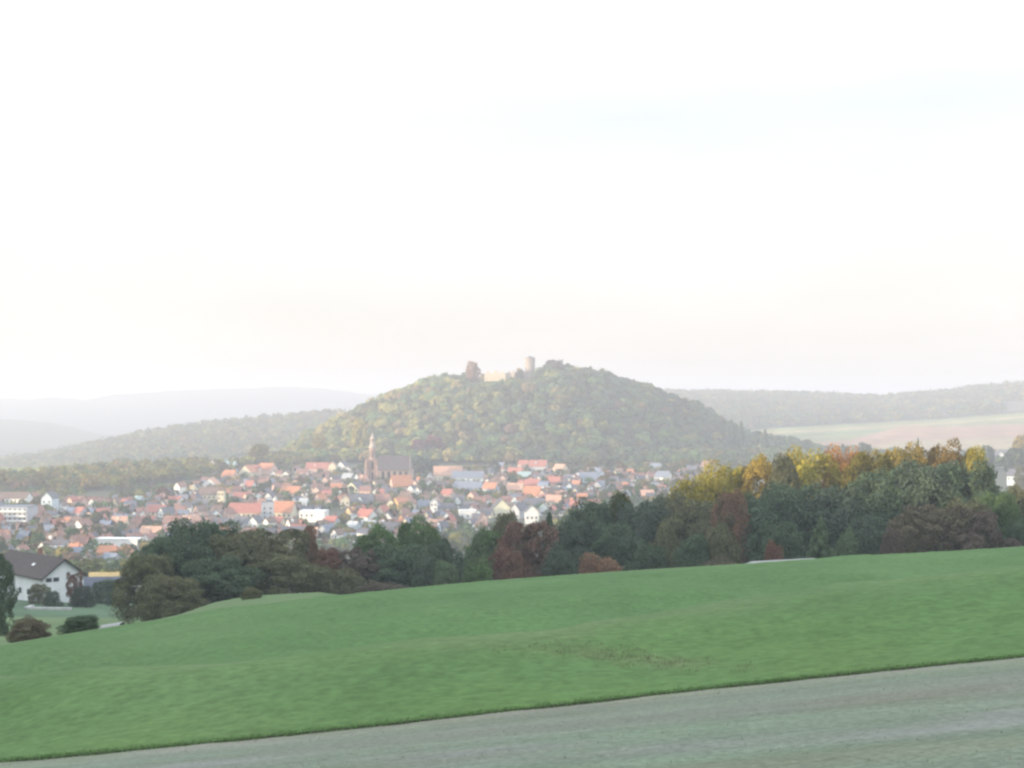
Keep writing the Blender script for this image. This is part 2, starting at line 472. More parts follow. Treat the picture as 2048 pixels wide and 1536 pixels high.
# valley ground to the horizon
Yg = 235.0*np.exp(np.linspace(0, math.log(8300/235.0), 230))
Xg = Yg[:, None]*us[None]; YG = Yg[:, None] + 0*Xg
Zg = zground(Xg, YG)
Cg = np.zeros(Xg.shape + (3,)); Cg[:] = np.array([0.095, 0.100, 0.070])
nz = noise2(Xg/35, YG/35, 51, 4)
Cg += np.clip(nz*1.5, 0, 1)[..., None]*(np.array([0.12, 0.115, 0.10]) - Cg)
PXg = 1024 + us[None]*FPX + 0*YG
fieldl = np.clip((330 - PXg)/150, 0, 1)*np.clip((YG - 1300)/40, 0, 1)*np.clip((1800 - YG)/100, 0, 1)
strip = np.where(noise2(YG/70.0, PXg/900, 52, 1) > 0, 1.0, 0.0)
Cg += fieldl[..., None]*(np.array([0.20, 0.24, 0.07]) + strip[..., None]*np.array([0.10, 0.02, 0.02]) - Cg)
lawn = np.clip((420 - PXg)/60, 0, 1)*np.clip((330 - YG)/20, 0, 1)
Cg += lawn[..., None]*(np.array([0.072, 0.118, 0.066]) - Cg)
M_GROUND = mat_ground("valley_ground", [(0.02, (1, 1, 1), 0, 0.8, 1.2), (0.15, (1, 1, 1), 0, 0.75, 1.25)])
tag(link("ground", grid_mesh("ground", np.stack([Xg, YG, Zg], -1), M_GROUND, Cg)), kind='structure')

# castle hill ground
xs = np.linspace(-420, 480, 150); ys = np.linspace(1430, 2180, 120)
XH, YH = np.meshgrid(xs, ys)
ZH = zhill(XH, YH)
CH = np.zeros(XH.shape + (3,)); CH[:] = np.array([0.075, 0.085, 0.04])
tag(link("castle_hill", grid_mesh("castle_hill", np.stack([XH, YH, ZH], -1), M_GROUND, CH)), kind='structure')

# the high ground behind the viewer, to the left, that keeps the evening sun off the foreground
cc = np.linspace(-700, 560, 120); ss = np.linspace(-820, -140, 60)
S_, C_ = np.meshgrid(ss, cc, indexing='ij')
Hc = np.interp(cc, [-700, -300, 0, 265, 315, 345, 420, 480, 560], [55, 52, 50, 48, 27, 16, -20, -62, -90])
prof = np.where(S_ < -420, np.clip((S_ + 820)/400, 0, 1), np.clip((-140 - S_)/280, 0, 1))
prof = 0.5 - 0.5*np.cos(np.pi*prof)
ZB = -92 + (Hc[None] + 92)*prof + 2.2*noise2(C_/9.0, S_/40.0, 61, 3)*prof
XB = S_*(-SUN_H[0])*1.0 + C_*SUN_H[1]; YB = S_*(-SUN_H[1]) + C_*(-SUN_H[0])
CB = np.zeros(XB.shape + (3,)); CB[:] = np.array([0.06, 0.10, 0.04])
tag(link("hills", grid_mesh("hills", np.stack([XB, YB, ZB], -1), M_GROUND, CB)), kind='structure')

# ------------------------------------------------------------------ distant ridges
def ridge_z(prof, Y0, wf, wb, zb, X, Y):
    px = 1024 + X/Y*FPX
    top = -tdep(np.interp(px, prof[:,0], prof[:,1]))*Y0
    d = Y - Y0
    s = np.clip(np.where(d < 0, -d/wf, d/wb), 0, 1)
    g = np.where(d < 0, (1 - s)*0.7 + 0.3*(0.5 + 0.5*np.cos(np.pi*s)), 0.5 + 0.5*np.cos(np.pi*s))
    return zb + (top - zb)*g

def ridge(prof, Y0, wf, wb, zb, colour, rough, seed, px0=-500, px1=2550, nr=60, nc=420):
    prof = np.array(prof, float)
    u_ = np.linspace(upx(px0), upx(px1), nc)
    Y_ = np.concatenate([np.linspace(Y0 - wf, Y0, nr), np.linspace(Y0, Y0 + wb, 14)[1:]])
    YY = Y_[:, None] + 0*u_[None]; XX = YY*u_[None]
    ZZ = ridge_z(prof, Y0, wf, wb, zb, XX, YY) + rough*noise2(XX/(rough*9), YY/(rough*14), seed, 4)
    c = np.zeros(XX.shape + (3,)); c[:] = colour(XX, YY, ZZ) if callable(colour) else np.array(colour)
    tag(link("hills", grid_mesh("hills", np.stack([XX, YY, ZZ], -1), M_RIDGE, c)), kind='structure')

M_RIDGE = mat_ground("far_land", [(0.004, (1, 1, 1), 0, 0.75, 1.25), (0.03, (1, 1, 1), 0, 0.75, 1.25)])
P_FAR = [(-600,792),(-300,796),(0,797),(60,800),(100,795),(170,800),(210,792),(370,779),(480,777),(590,774),(660,780),(740,790),(830,779),(900,781),(1100,792),(1400,796),(2600,800)]
P_MIDFAR = [(-600,815),(-300,826),(0,838),(100,846),(180,862),(240,884),(400,915),(700,940),(2600,960)]
P_LEFT = [(-600,985),(-200,950),(0,925),(100,910),(200,888),(300,867),(400,852),(500,842),(600,833),(690,828),(800,829),(1000,846),(1300,880),(2600,950)]
P_RIGHT = [(-600,960),(900,850),(1150,792),(1250,784),(1330,785),(1450,787),(1560,788),(1640,790),(1760,796),(1830,789),(1900,784),(1960,776),(2048,768),(2300,748),(2600,740)]
ridge(P_FAR, 6900, 1200, 700, -112, (0.055, 0.065, 0.04), 8, 71)
ridge(P_MIDFAR, 4700, 900, 700, -112, (0.09, 0.10, 0.05), 6, 72)
LY0, LWF = 2650.0, 900.0
ridge(P_LEFT, LY0, LWF, 700, -118, (0.055, 0.06, 0.035), 4, 73)
RY0, RWF = 3300.0, 1350.0
FIELD_LINE = np.array([(1200, 900), (1400, 870), (1540, 858), (1650, 852), (1760, 846), (1900, 838), (2048, 826), (2600, 800)], float)
def col_right(X, Y, Z):
    px = 1024 + X/Y*FPX; py = 768 + FPX*np.tan(np.arctan(-Z/Y) + PITCH)
    c = np.zeros(X.shape + (3,)); c[:] = np.array([0.05, 0.055, 0.035])
    fl = np.interp(px, FIELD_LINE[:,0], FIELD_LINE[:,1])
    k = py - fl
    green, straw, pink = np.array([0.20, 0.21, 0.085]), np.array([0.34, 0.26, 0.14]), np.array([0.34, 0.20, 0.125])
    c = np.where((k > -1)[..., None], green, c)
    c = np.where(((k > 6) & (k < 10))[..., None], straw, c)
    c = np.where(((k > 14) & (k < 18) & (px < 1800))[..., None], np.array([0.13, 0.17, 0.08]), c)
    pk = np.interp(px, [1500, 1700, 1800, 2048, 2500], [34, 30, 10, 22, 22])
    c = np.where((k > pk)[..., None], pink, c)
    c = np.where(((k > pk + 26))[..., None], straw*0.9, c)
    up = (px > 1880) & (k < -1) & (k > -26) & (k < -6 + 0*(px)) & (noise2(px/60, py/30, 75, 2) > -0.1)
    c = np.where(up[..., None], np.array([0.16, 0.13, 0.10]), c)
    return c
ridge(P_RIGHT, RY0, RWF, 900, -96, col_right, 2.0, 74, 700, 2600, 150, 520)

# ------------------------------------------------------------------ haze over the whole valley
def make_haze(z0, z1):
    m = bpy.data.materials.new("haze_air"); m.use_nodes = True
    n, l = m.node_tree.nodes, m.node_tree.links
    n.remove(n["Principled BSDF"])
    v = n.new("ShaderNodeVolumePrincipled")
    v.inputs['Color'].default_value = (0.735, 0.755, 0.835, 1)
    v.inputs['Density'].default_value = HAZE_DENSITY
    v.inputs['Anisotropy'].default_value = 0.2
    l.new(v.outputs['Volume'], n["Material Output"].inputs['Volume'])
    b = MB(); b.box(-5600, 5600, -1300, 8700, z0, z1)
    tag(b.build("haze", m), kind='stuff')

# ------------------------------------------------------------------ leaf clouds
def quads_from(P, N, S, r_):
    "leaf quads at P with normal N and half-size S"
    n = len(P)
    N = N / np.maximum(np.linalg.norm(N, axis=1, keepdims=True), 1e-6)
    A = np.cross(N, r_.normal(size=(n, 3))); A /= np.maximum(np.linalg.norm(A, axis=1, keepdims=True), 1e-6)
    B = np.cross(N, A)
    a = A*S[:, None]; b = B*(S*r_.uniform(0.55, 1.0, n))[:, None]
    V = np.stack([P - a - 0.6*b, P + 0.7*a - b, P + a + 0.7*b, P - 0.5*a + b], 1).reshape(-1, 3)
    return V, np.arange(4*n).reshape(n, 4)

def crown_mesh(name, seed, style, n_leaf, leaf):
    """unit tree: height 1, crown half-width 0.5 (scaled per tree)"""
    r_ = np.random.default_rng(seed)
    nl = {'round': 95, 'tall': 85, 'cone': 100, 'shrub': 110, 'loose': 75}[style]
    zz = (np.arange(nl) + r_.uniform(0, 1, nl))/nl
    if style == 'round': zz = 0.02 + 0.98*zz**0.85
    if style == 'round':
        rad = lambda z: np.clip(1 - np.abs((z - 0.48)/0.56)**2.4, 0, 1)**0.5
    elif style == 'tall':
        rad = lambda z: np.clip(1 - ((z - 0.42)/0.6)**2, 0, 1)**0.8
    elif style == 'cone':
        rad = lambda z: np.clip(1 - z, 0, 1)**0.85 + 0.03
    elif style == 'loose':
        rad = lambda z: np.sqrt(np.clip(1 - ((z - 0.6)/0.5)**2, 0, 1))*0.95
    else:
        rad = lambda z: np.sqrt(np.clip(1 - (z*0.92)**2, 0, 1))
    lr0 = {'round': 0.13, 'tall': 0.12, 'cone': 0.09, 'shrub': 0.15, 'loose': 0.11}[style]
    ang = np.arange(nl)*2.39996 + r_.normal(0, 0.35, nl)
    rr = rad(zz)*np.where(r_.random(nl) < 0.75, r_.uniform(0.72, 1.0, nl), r_.uniform(0.1, 0.72, nl))
    lob = np.stack([0.5*rr*np.cos(ang), 0.5*rr*np.sin(ang), zz], 1)
    z_lo = {'round': 0.03, 'tall': 0.04, 'cone': 0.05, 'shrub': 0.02, 'loose': 0.10}[style]
    if style == 'shrub': z_lo = -0.12
    lob[:, 2] = z_lo + lob[:, 2]*(0.96 - z_lo)
    lr = lr0*r_.uniform(0.65, 1.35, len(lob))
    if style == 'cone': lr *= (1.2 - 0.8*lob[:, 2])
    lob[:, :2] *= (1 - lr0*1.3); 
    # outline bulges so that no two sides match
    k = r_.integers(0, len(lob), n_leaf)
    D = r_.normal(size=(n_leaf, 3)); D /= np.linalg.norm(D, axis=1, keepdims=True)
    out = lob[k] - np.array([0, 0, 0.45]); out[:, 2] *= 0.7
    out /= np.maximum(np.linalg.norm(out, axis=1, keepdims=True), 1e-3)
    D = D + 0.75*out + np.array([0, 0, 0.25]); D /= np.linalg.norm(D, axis=1, keepdims=True)
    P = lob[k] + D*(lr[k]*r_.uniform(0.7, 1.08, n_leaf))[:, None]*np.array([1, 1, 0.85])
    c0 = np.array([0, 0, 0.42]); q = P - c0; dn = q/np.maximum(np.linalg.norm(q, axis=1, keepdims=True), 1e-4)
    f = np.zeros(len(P))
    for fr, am in ((2.2, 0.05), (4.0, 0.042), (7.0, 0.038)):
        for _ in range(3): f += am*np.cos(dn @ (r_.normal(size=3)*fr) + r_.uniform(0, 6.28))
    if style != 'cone': P = c0 + q*(1 + f)[:, None]*np.array([1, 1, 0.97])
    P[:, 2] = np.clip(P[:, 2], -0.1, None)
    P[:, 2] /= np.percentile(P[:, 2], 99.6)
    P[:, :2] *= 0.5/np.percentile(np.hypot(P[:, 0], P[:, 1]), 97.5)
    N = D + 0.45*r_.normal(size=(n_leaf, 3))
    V, F = quads_from(P, N, leaf*r_.uniform(0.6, 1.3, n_leaf), r_)
    return np_mesh(name, V, F, M_LEAF)

def trunk_mesh(name, seed, style):
    r_ = random.Random(seed); b = MB()
    top = {'round': 0.72, 'tall': 0.8, 'cone': 0.95, 'shrub': 0.5, 'loose': 0.75}[style]
    pts = [(0, 0, -0.03)] + [((r_.random()-0.5)*0.03*i, (r_.random()-0.5)*0.03*i, top*i/5) for i in range(1, 6)]
    r0 = {'round': 0.030, 'tall': 0.028, 'cone': 0.022, 'shrub': 0.02, 'loose': 0.028}[style]
    b.tube(pts, [r0*1.3] + [r0*(1 - 0.16*i) for i in range(1, 6)], 8)
    for i in range(9):
        j = r_.randint(1, 4); p = Vector(pts[j]); a = r_.random()*6.28; ln = r_.uniform(0.14, 0.30)*(0.5 if style == 'cone' else 1)
        d = Vector((math.cos(a), math.sin(a), r_.uniform(0.3, 0.9) if style != 'cone' else 0.1))
        b.tube([p, p + d*ln*0.5, p + d*ln + Vector((0, 0, 0.03))], [r0*0.5, r0*0.34, r0*0.12], 5)
    return b.mesh(name, M_BARK, True)

STYLES = ['round', 'tall', 'cone', 'shrub', 'loose']
CROWNS = {s: [crown_mesh("crown", 100 + 10*i + j, s, 24000, 0.0115) for j in range(3)] for i, s in enumerate(STYLES)}
CROWNS_FAR = {s: [crown_mesh("crown", 200 + 10*i + j, s, 1500, 0.05) for j in range(3)] for i, s in enumerate(STYLES)}
TRUNKS = {s: [trunk_mesh("trunk", 300 + 10*i + j, s) for j in range(2)] for i, s in enumerate(STYLES)}

def tree(name, X, Y, z, h, w, style, colour, label=None, cat='tree', group=None, far=False, var=None):
    t = empty(name, (X, Y, z))
    k = rng.integers(0, 3) if var is None else var
    a = rng.uniform(0, 6.28)
    c = link("crown", (CROWNS_FAR if far else CROWNS)[style][k], t, color=colour, rz=a)
    tr = link("trunk", TRUNKS[style][k % 2], t, rz=a)
    c.scale = tr.scale = (w, w, h)
    tr.scale = (max(w*0.8, h*0.5), max(w*0.8, h*0.5), h)
    tag(t, label, cat, group)
    return t

# colours of living things (surface reflectances)
DKG = (0.082, 0.120, 0.072); GRN = (0.098, 0.154, 0.062); LGR = (0.115, 0.165, 0.090); OLV = (0.140, 0.142, 0.078)
YEL = (0.33, 0.285, 0.05); GOL = (0.31, 0.235, 0.05); ORA = (0.42, 0.21, 0.065); RED = (0.178, 0.098, 0.072); RUS = (0.216, 0.132, 0.084)
BRN = (0.145, 0.122, 0.085); PUR = (0.132, 0.104, 0.086); BLG = (0.086, 0.116, 0.078)
def woods(X, Y, Z, Rr, Hh, colr, n_leaf, seed, cone=None):
    "one far wood: thousands of crowns in one mesh"
    r_ = np.random.default_rng(seed); T = len(X)
    D = r_.normal(size=(T, n_leaf, 3)); D[..., 2] = np.abs(D[..., 2])*1.1 - 0.25
    D /= np.linalg.norm(D, axis=2, keepdims=True)
    rad = r_.uniform(0.78, 1.1, (T, n_leaf, 1))
    # a few bulges per crown
    bul = r_.normal(size=(T, 4, 3)); bul /= np.linalg.norm(bul, axis=2, keepdims=True)
    dd = np.einsum('tnk,tbk->tnb', D, bul).max(2, keepdims=True)
    rad = rad*(0.78 + 0.34*np.clip(dd, 0, 1)**2)
    S = np.stack([Rr, Rr, Hh*0.55], -1)[:, None, :]
    P = D*rad*S
    if cone is not None:
        h = np.clip(P[..., 2:3]/S[..., 2:3], -0.4, 1)
        f = np.where(cone[:, None, None], (1 - h)*0.55, 1.0); P[..., :2] *= f
    C = np.stack([X, Y, Z + Hh*0.48], -1)[:, None, :]
    N = D + 0.22*r_.normal(size=D.shape)
    s = (Rr[:, None]*r_.uniform(0.16, 0.34, (T, n_leaf)))
    V, F = quads_from((P + C).reshape(-1, 3), N.reshape(-1, 3), s.ravel(), r_)
    cl = np.repeat(colr, n_leaf*4, 0)
    return np_mesh("woodland", V, F, M_WOOD, cl)

def scatter(x0, x1, y0, y1, step, seed):
    r_ = np.random.default_rng(seed)
    gx, gy = np.meshgrid(np.arange(x0, x1, step), np.arange(y0, y1, step))
    return (gx + r_.uniform(-.45, .45, gx.shape)*step).ravel(), (gy + r_.uniform(-.45, .45, gx.shape)*step).ravel()

PAL = np.array([DKG, GRN, (0.125, 0.14, 0.05), (0.22, 0.21, 0.065), (0.26, 0.21, 0.07), (0.18, 0.135, 0.06), (0.18, 0.12, 0.085), (0.08, 0.09, 0.05)])
def palette(n, w, seed):
    r_ = np.random.default_rng(seed); w = np.array(w, float); w = w/w.sum(-1, keepdims=True)
    if w.ndim == 1: k = r_.choice(len(PAL), n, p=w)
    else: k = (r_.random((n, 1)) > np.cumsum(w, 1)).sum(1).clip(0, len(PAL) - 1)
    return PAL[k]*r_.uniform(0.8, 1.25, (n, 1))

# (px, top row, width px, distance, style, colour, name, label)
HEDGE = [
 (-14, 1106, 84, 150, 'tall', DKG, 'tree', 'dark green dense tree at the left edge beside the brown-roofed house'),
 (62, 1236, 92, 104, 'shrub', BRN, 'bush', 'brownish low bush next to the dark tree at the left edge'),
 (162, 1238, 84, 104, 'shrub', DKG, 'bush', 'dark rounded bush left of the short pale path'),
 (300, 1108, 120, 196, 'round', OLV, 'tree', 'olive rounded tree at the left end of the hedgerow'),
 (335, 1072, 120, 205, 'round', DKG, 'tree', 'dark green tree behind the olive tree at the left hedgerow end'),
 (405, 1040, 165, 212, 'round', DKG, 'tree', 'tallest dark dome-shaped tree in the left half of the hedgerow'),
 (480, 1064, 135, 210, 'round', OLV, 'tree', 'olive brown tree right of the tallest dark dome-shaped tree'),
 (440, 1115, 150, 200, 'round', DKG, 'tree', 'dark green tree standing in front of the dome-shaped tree'),
 (545, 1060, 140, 216, 'loose', OLV, 'tree', 'loose olive tree above the small lower grass patch'),
 (560, 1105, 150, 208, 'round', OLV, 'tree', 'low olive tree directly behind the small lower grass patch'),
 (352, 1150, 130, 190, 'shrub', OLV, 'bush', 'olive bush at the foot of the dome-shaped tree'),
 (612, 1052, 62, 222, 'loose', RUS, 'tree', 'rust brown thin tree in front of the town houses'),
 (655, 1098, 80, 224, 'round', RED, 'tree', 'dark red tree beside the rust brown thin tree'),
 (632, 1130, 100, 214, 'shrub', OLV, 'bush', 'olive bush below the dark red tree'),
 (712, 1098, 110, 226, 'loose', PUR, 'tree', 'purple brown bare-looking tree left of the green twin trees'),
 (690, 1138, 100, 216, 'shrub', OLV, 'bush', 'olive bush below the purple brown tree'),
 (765, 1052, 115, 236, 'round', GRN, 'tree', 'green tree, left one of the green twin trees'),
 (838, 1040, 130, 240, 'round', GRN, 'tree', 'green tree, right and taller one of the green twin trees'),
 (800, 1088, 150, 226, 'round', DKG, 'tree', 'dark green tree in front of the green twin trees'),
 (885, 1078, 90, 236, 'tall', DKG, 'tree', 'dark narrow tree just right of the green twin trees'),
 (893, 1122, 66, 205, 'shrub', LGR, 'bush', 'light green rounded bush at the meadow edge'),
 (952, 1068, 76, 214, 'cone', LGR, 'tree', 'light green slender tree left of the red tree'),
 (975, 1062, 90, 250, 'tall', GRN, 'tree', 'green tree behind the light green slender tree'),
 (1016, 1026, 74, 262, 'tall', OLV, 'tree', 'olive pointed tree below the big pale yellow house'),
 (1052, 1042, 112, 222, 'loose', (0.17, 0.105, 0.08), 'tree', 'red brown autumn tree in the middle of the hedgerow'),
 (1018, 1090, 90, 214, 'shrub', RED, 'bush', 'reddish bush at the left foot of the red brown tree'),
 (1098, 1024, 66, 246, 'cone', DKG, 'tree', 'dark pointed tree directly behind the red brown autumn tree'),
 (1140, 1038, 86, 236, 'round', BLG, 'tree', 'dark blue-green tree right of the red brown autumn tree'),
 (1182, 1000, 92, 256, 'round', DKG, 'tree', 'dark green domed tree left of the yellow-topped tree'),
 (1236, 986, 80, 262, 'tall', (0.085, 0.10, 0.03), 'tree', 'yellow-topped green tree sticking up from the middle of the hedgerow'),
 (1284, 1000, 100, 256, 'round', BLG, 'tree', 'blue-green tree right of the yellow-topped tree'),
 (1225, 1046, 120, 234, 'round', DKG, 'tree', 'broad dark tree in front of the yellow-topped tree'),
 (1202, 1108, 112, 204, 'shrub', RUS, 'bush', 'rust coloured bush at the meadow edge'),
 (1330, 1046, 96, 230, 'tall', OLV, 'tree', 'olive narrow tree right of the broad dark tree'),
 (1300, 1085, 90, 220, 'shrub', DKG, 'bush', 'dark bush right of the rust coloured bush'),
 (1348, 988, 96, 262, 'round', OLV, 'tree', 'olive domed tree at the left foot of the sunlit group'),
 (1398, 955, 104, 280, 'round', YEL, 'tree', 'yellow sunlit tree, lowest and leftmost of the sunlit group'),
 (1448, 928, 104, 286, 'round', YEL, 'tree', 'yellow sunlit tree with pointed top in the left sunlit group'),
 (1512, 916, 112, 284, 'round', GOL, 'tree', 'golden broad sunlit tree left of the dark gap'),
 (1562, 912, 84, 272, 'tall', OLV, 'tree', 'olive tree filling the dark gap between sunlit trees'),
 (1612, 900, 110, 282, 'round', YEL, 'tree', 'yellow domed sunlit tree right of the dark gap'),
 (1686, 896, 92, 284, 'round', ORA, 'tree', 'bright orange sunlit treetop in the group on the right'),
 (1738, 906, 100, 272, 'round', (0.15, 0.13, 0.03), 'tree', 'olive yellow tree right of the bright orange treetop'),
 (1796, 894, 100, 286, 'round', GOL, 'tree', 'golden orange treetop beside a tiny dark spire-like fir'),
 (1868, 888, 108, 288, 'round', (0.20, 0.14, 0.04), 'tree', 'golden brown treetop, highest of the right group'),
 (1950, 896, 88, 284, 'tall', YEL, 'tree', 'yellow topped narrow tree at the right end of the group'),
 (1410, 998, 110, 248, 'round', OLV, 'tree', 'olive shaded tree below the lowest yellow sunlit tree'),
 (1462, 984, 72, 244, 'tall', RUS, 'tree', 'tall rust red tree in the shade of the sunlit group'),
 (1516, 990, 118, 246, 'round', DKG, 'tree', 'dark green tree right of the tall rust red tree'),
 (1590, 968, 130, 250, 'round', DKG, 'tree', 'dark green large tree under the yellow domed sunlit tree'),
 (1690, 972, 124, 246, 'round', BLG, 'tree', 'blue-green dark tree under the bright orange treetop'),
 (1776, 938, 130, 244, 'round', DKG, 'tree', 'big dark tree under the golden orange treetop'),
 (1862, 924, 140, 240, 'round', BLG, 'tree', 'big blue-green dark tree under the golden brown treetop'),
 (1940, 926, 116, 236, 'round', DKG, 'tree', 'big dark tree under the yellow topped narrow tree'),
 (1996, 984, 92, 226, 'round', GRN, 'tree', 'green tree stepping down at the right end of the group'),
 (2052, 972, 96, 232, 'round', OLV, 'tree', 'olive tree cut by the right edge of the photo'),
 (1930, 1000, 110, 222, 'round', OLV, 'tree', 'olive green tree in front of the right group'),
 (1556, 1042, 104, 216, 'round', DKG, 'tree', 'dark round tree behind the red bush at the pale track'),
 (1640, 1034, 84, 206, 'cone', LGR, 'tree', 'grey-green cone-shaped tree at the right end of the pale track'),
 (1690, 1062, 60, 200, 'shrub', LGR, 'bush', 'grey-green bush leaning on the cone-shaped tree'),
 (1742, 1030, 110, 222, 'round', BLG, 'tree', 'low blue-green tree left of the brown thicket'),
 (1782, 1056, 52, 196, 'shrub', PUR, 'bush', 'purple brown small bush left of the brown thicket'),
 (1868, 1012, 150, 206, 'loose', BRN, 'tree', 'brown bare-looking tree, wider one of the brown thicket'),
 (1956, 1024, 130, 202, 'loose', PUR, 'tree', 'purple brown tree, narrower one of the brown thicket'),
 (2040, 1040, 80, 206, 'round', DKG, 'tree', 'dark low tree in the lower right hedgerow corner'),
 (1440, 1050, 90, 214, 'shrub', OLV, 'bush', 'olive bush at the foot of the tall rust red tree'),
 (1545, 1082, 52, 190, 'shrub', RED, 'bush', 'small dark red bush above the pale track'),
 (1385, 1070, 90, 214, 'shrub', DKG, 'bush', 'dark green bush left of the tall rust red tree'),
 (1445, 1116, 120, 176, 'shrub', (0.13, 0.12, 0.085), 'bush', 'straw coloured weedy bush at the left end of the pale track'),
 (770, 1164, 130, 190, 'shrub', (0.12, 0.105, 0.08), 'bush', 'straw brown weedy bush along the meadow edge'),
 (1120, 1090, 80, 216, 'shrub', BLG, 'bush', 'blue-green bush right of the red brown autumn tree'),
 (855, 1110, 80, 216, 'shrub', BLG, 'bush', 'blue-green bush left of the light green rounded bush'),
 (960, 1120, 90, 208, 'shrub', GRN, 'bush', 'green bush at the foot of the light green slender tree'),
 (505, 1194, 46, 150, 'shrub', OLV, 'bush', 'tiny olive bush on the small lower grass patch'),
 (80, 1168, 44, 285, 'round', OLV, 'bush', 'olive rounded bush before the white house wall'),
 (108, 1180, 36, 276, 'shrub', DKG, 'bush', 'small dark bush before the white house gable'),
 (151, 1143, 34, 280, 'loose', RED, 'tree', 'small red leaved tree before the white house gable'),
 (165, 1172, 50, 278, 'shrub', (0.06, 0.075, 0.05), 'bush', 'grey-green bush under the small red leaved tree'),
 (205, 1160, 54, 300, 'shrub', DKG, 'bush', 'dark bush in front of the low garage'),
 (240, 1158, 60, 290, 'round', DKG, 'tree', 'small dark tree between the low garage and the hedgerow'),
]
for px, py, w, Y, st, colr, nm, lab in HEDGE:
    X = float(upx(px))*Y; zg = float(zground(X, Y)); zt = -float(tdep(py))*Y
    h = max(zt - zg, 1.2)
    tree(nm, X, Y, zg, h*0.985, w*Y/FPX*((1.5 if Y > 234 and px > 900 else 1.15) if py < 1115 and st != 'cone' else 1.05), st, colr, lab, nm, 'trees and bushes of the hedgerow' if Y < 270 or px > 300 else None)

# ------------------------------------------------------------------ houses
WALLS = {'white': (0.84, 0.83, 0.80), 'cream': (0.74, 0.66, 0.50), 'pale yellow': (0.78, 0.74, 0.54), 'grey': (0.46, 0.48, 0.52), 'pink': (0.70, 0.50, 0.42), 'pale blue': (0.58, 0.66, 0.72), 'ochre': (0.66, 0.46, 0.22)}
ROOFS = {'orange': (0.47, 0.21, 0.125), 'red': (0.37, 0.15, 0.12), 'red-brown': (0.27, 0.15, 0.125), 'dark grey': (0.125, 0.125, 0.145), 'blue-grey': (0.18, 0.205, 0.26), 'brown': (0.18, 0.13, 0.11), 'pale grey': (0.38, 0.40, 0.42), 'turquoise': (0.30, 0.40, 0.40), 'salmon': (0.52, 0.31, 0.225), 'white': (0.75, 0.75, 0.74)}
_wb = MB(); _wb.box(-0.55, 0.55, -0.04, 0.04, -0.7, 0.7)
WIN = _wb.mesh("window", M_GLASS)
_cb = MB(); _cb.box(-0.35, 0.35, -0.3, 0.3, -1.2, 1.1); _cb.box(-0.42, 0.42, -0.37, 0.37, 1.1, 1.25)
CHIM = _cb.mesh("chimney", M_BRICK)
TOWN = []          # (object, px, ytop, ybase, attrs)

def roof_gable(b, L, W, ze, zr, o=0.45, th=0.22):
    k = (zr - ze)/(W/2); y = W/2 + o; zo = ze - k*o
    b.prism_x([(-y, zo - th), (0, zr - th), (y, zo - th), (y, zo), (0, zr), (-y, zo)], -L/2 - o, L/2 + o)

def roof_hip(b, L, W, ze, zr, o=0.45):
    x, y = L/2 + o, W/2 + o; rx = max(L/2 - W/2*0.9, 0.3)
    b.poly([(-x,-y,ze),(x,-y,ze),(x,y,ze),(-x,y,ze),(-rx,0,zr),(rx,0,zr)], [(0,3,2,1),(0,1,5,4),(2,3,4,5),(1,2,5),(3,0,4)])

def building(name, X, Y, z, rz, L, W, H, wall, roof, kind='gable', pitch=0.5, windows=4, chimney=True, front='g', dormer=False):
    "ridge along local x; windows on the side that looks at the viewer"
    t = empty(name, (X, Y, z), rz)
    rh = 0.0 if kind == 'flat' else min(pitch*W, 0.62*H)
    ze = max(H - rh, 2.2); zr = ze + rh
    b = MB()
    if kind == 'gable':
        b.prism_x([(-W/2, -1.5), (W/2, -1.5), (W/2, ze - 0.27), (0, zr - 0.27), (-W/2, ze - 0.27)], -L/2, L/2)
    else:
        b.box(-L/2, L/2, -W/2, W/2, -1.5, ze - 0.02)
    b.build("wall", M_WALL, t, color=wall)
    r_ = MB()
    if kind == 'gable': roof_gable(r_, L, W, ze, zr)
    elif kind == 'hip': roof_hip(r_, L, W, ze, zr)
    else: r_.box(-L/2 - 0.25, L/2 + 0.25, -W/2 - 0.25, W/2 + 0.25, ze, ze + 0.45)
    ro = r_.build("roof", M_ROOF, t, color=roof)
    if chimney and kind != 'flat':
        link("chimney", CHIM, ro, (L*0.22, W*0.08, zr - 0.25))
    if dormer and kind != 'flat':
        d = MB(); dz = ze + rh*0.35
        d.prism_x([(-0.9, dz), (0.9, dz), (0.9, dz + 1.3), (0, dz + 1.9), (-0.9, dz + 1.3)], 0, W*0.22)
        dm = d.mesh("dormer", M_WALL); dm.transform(Matrix.Rotation(-math.pi/2, 4, 'Z'))
        link("dormer", dm, ro, (-L*0.12, -W*0.10, 0), wall)
    fl = max(1, int((ze - 0.6)//2.7)) if ze > 3 else 1
    if windows:
        if front == 'g':
            span, n = W, max(2, min(4, int(W//2.6)))
        else:
            span, n = L, max(2, min(7, int(L//2.8)))
        left = windows
        for f in range(fl - 1, -1, -1):
            for i in range(n):
                if left <= 0: break
                p = -span/2 + span*(i + 0.5)/n; zz = 1.5 + f*2.75
                if zz + 0.8 > ze - 0.2: continue
                if front == 'g': w_ = link("window", WIN, t, (-L/2 - 0.02, p, zz)); w_.rotation_euler = (0, 0, math.pi/2)
                else: w_ = link("window", WIN, t, (p, -W/2 - 0.02, zz))
                left -= 1
    return t

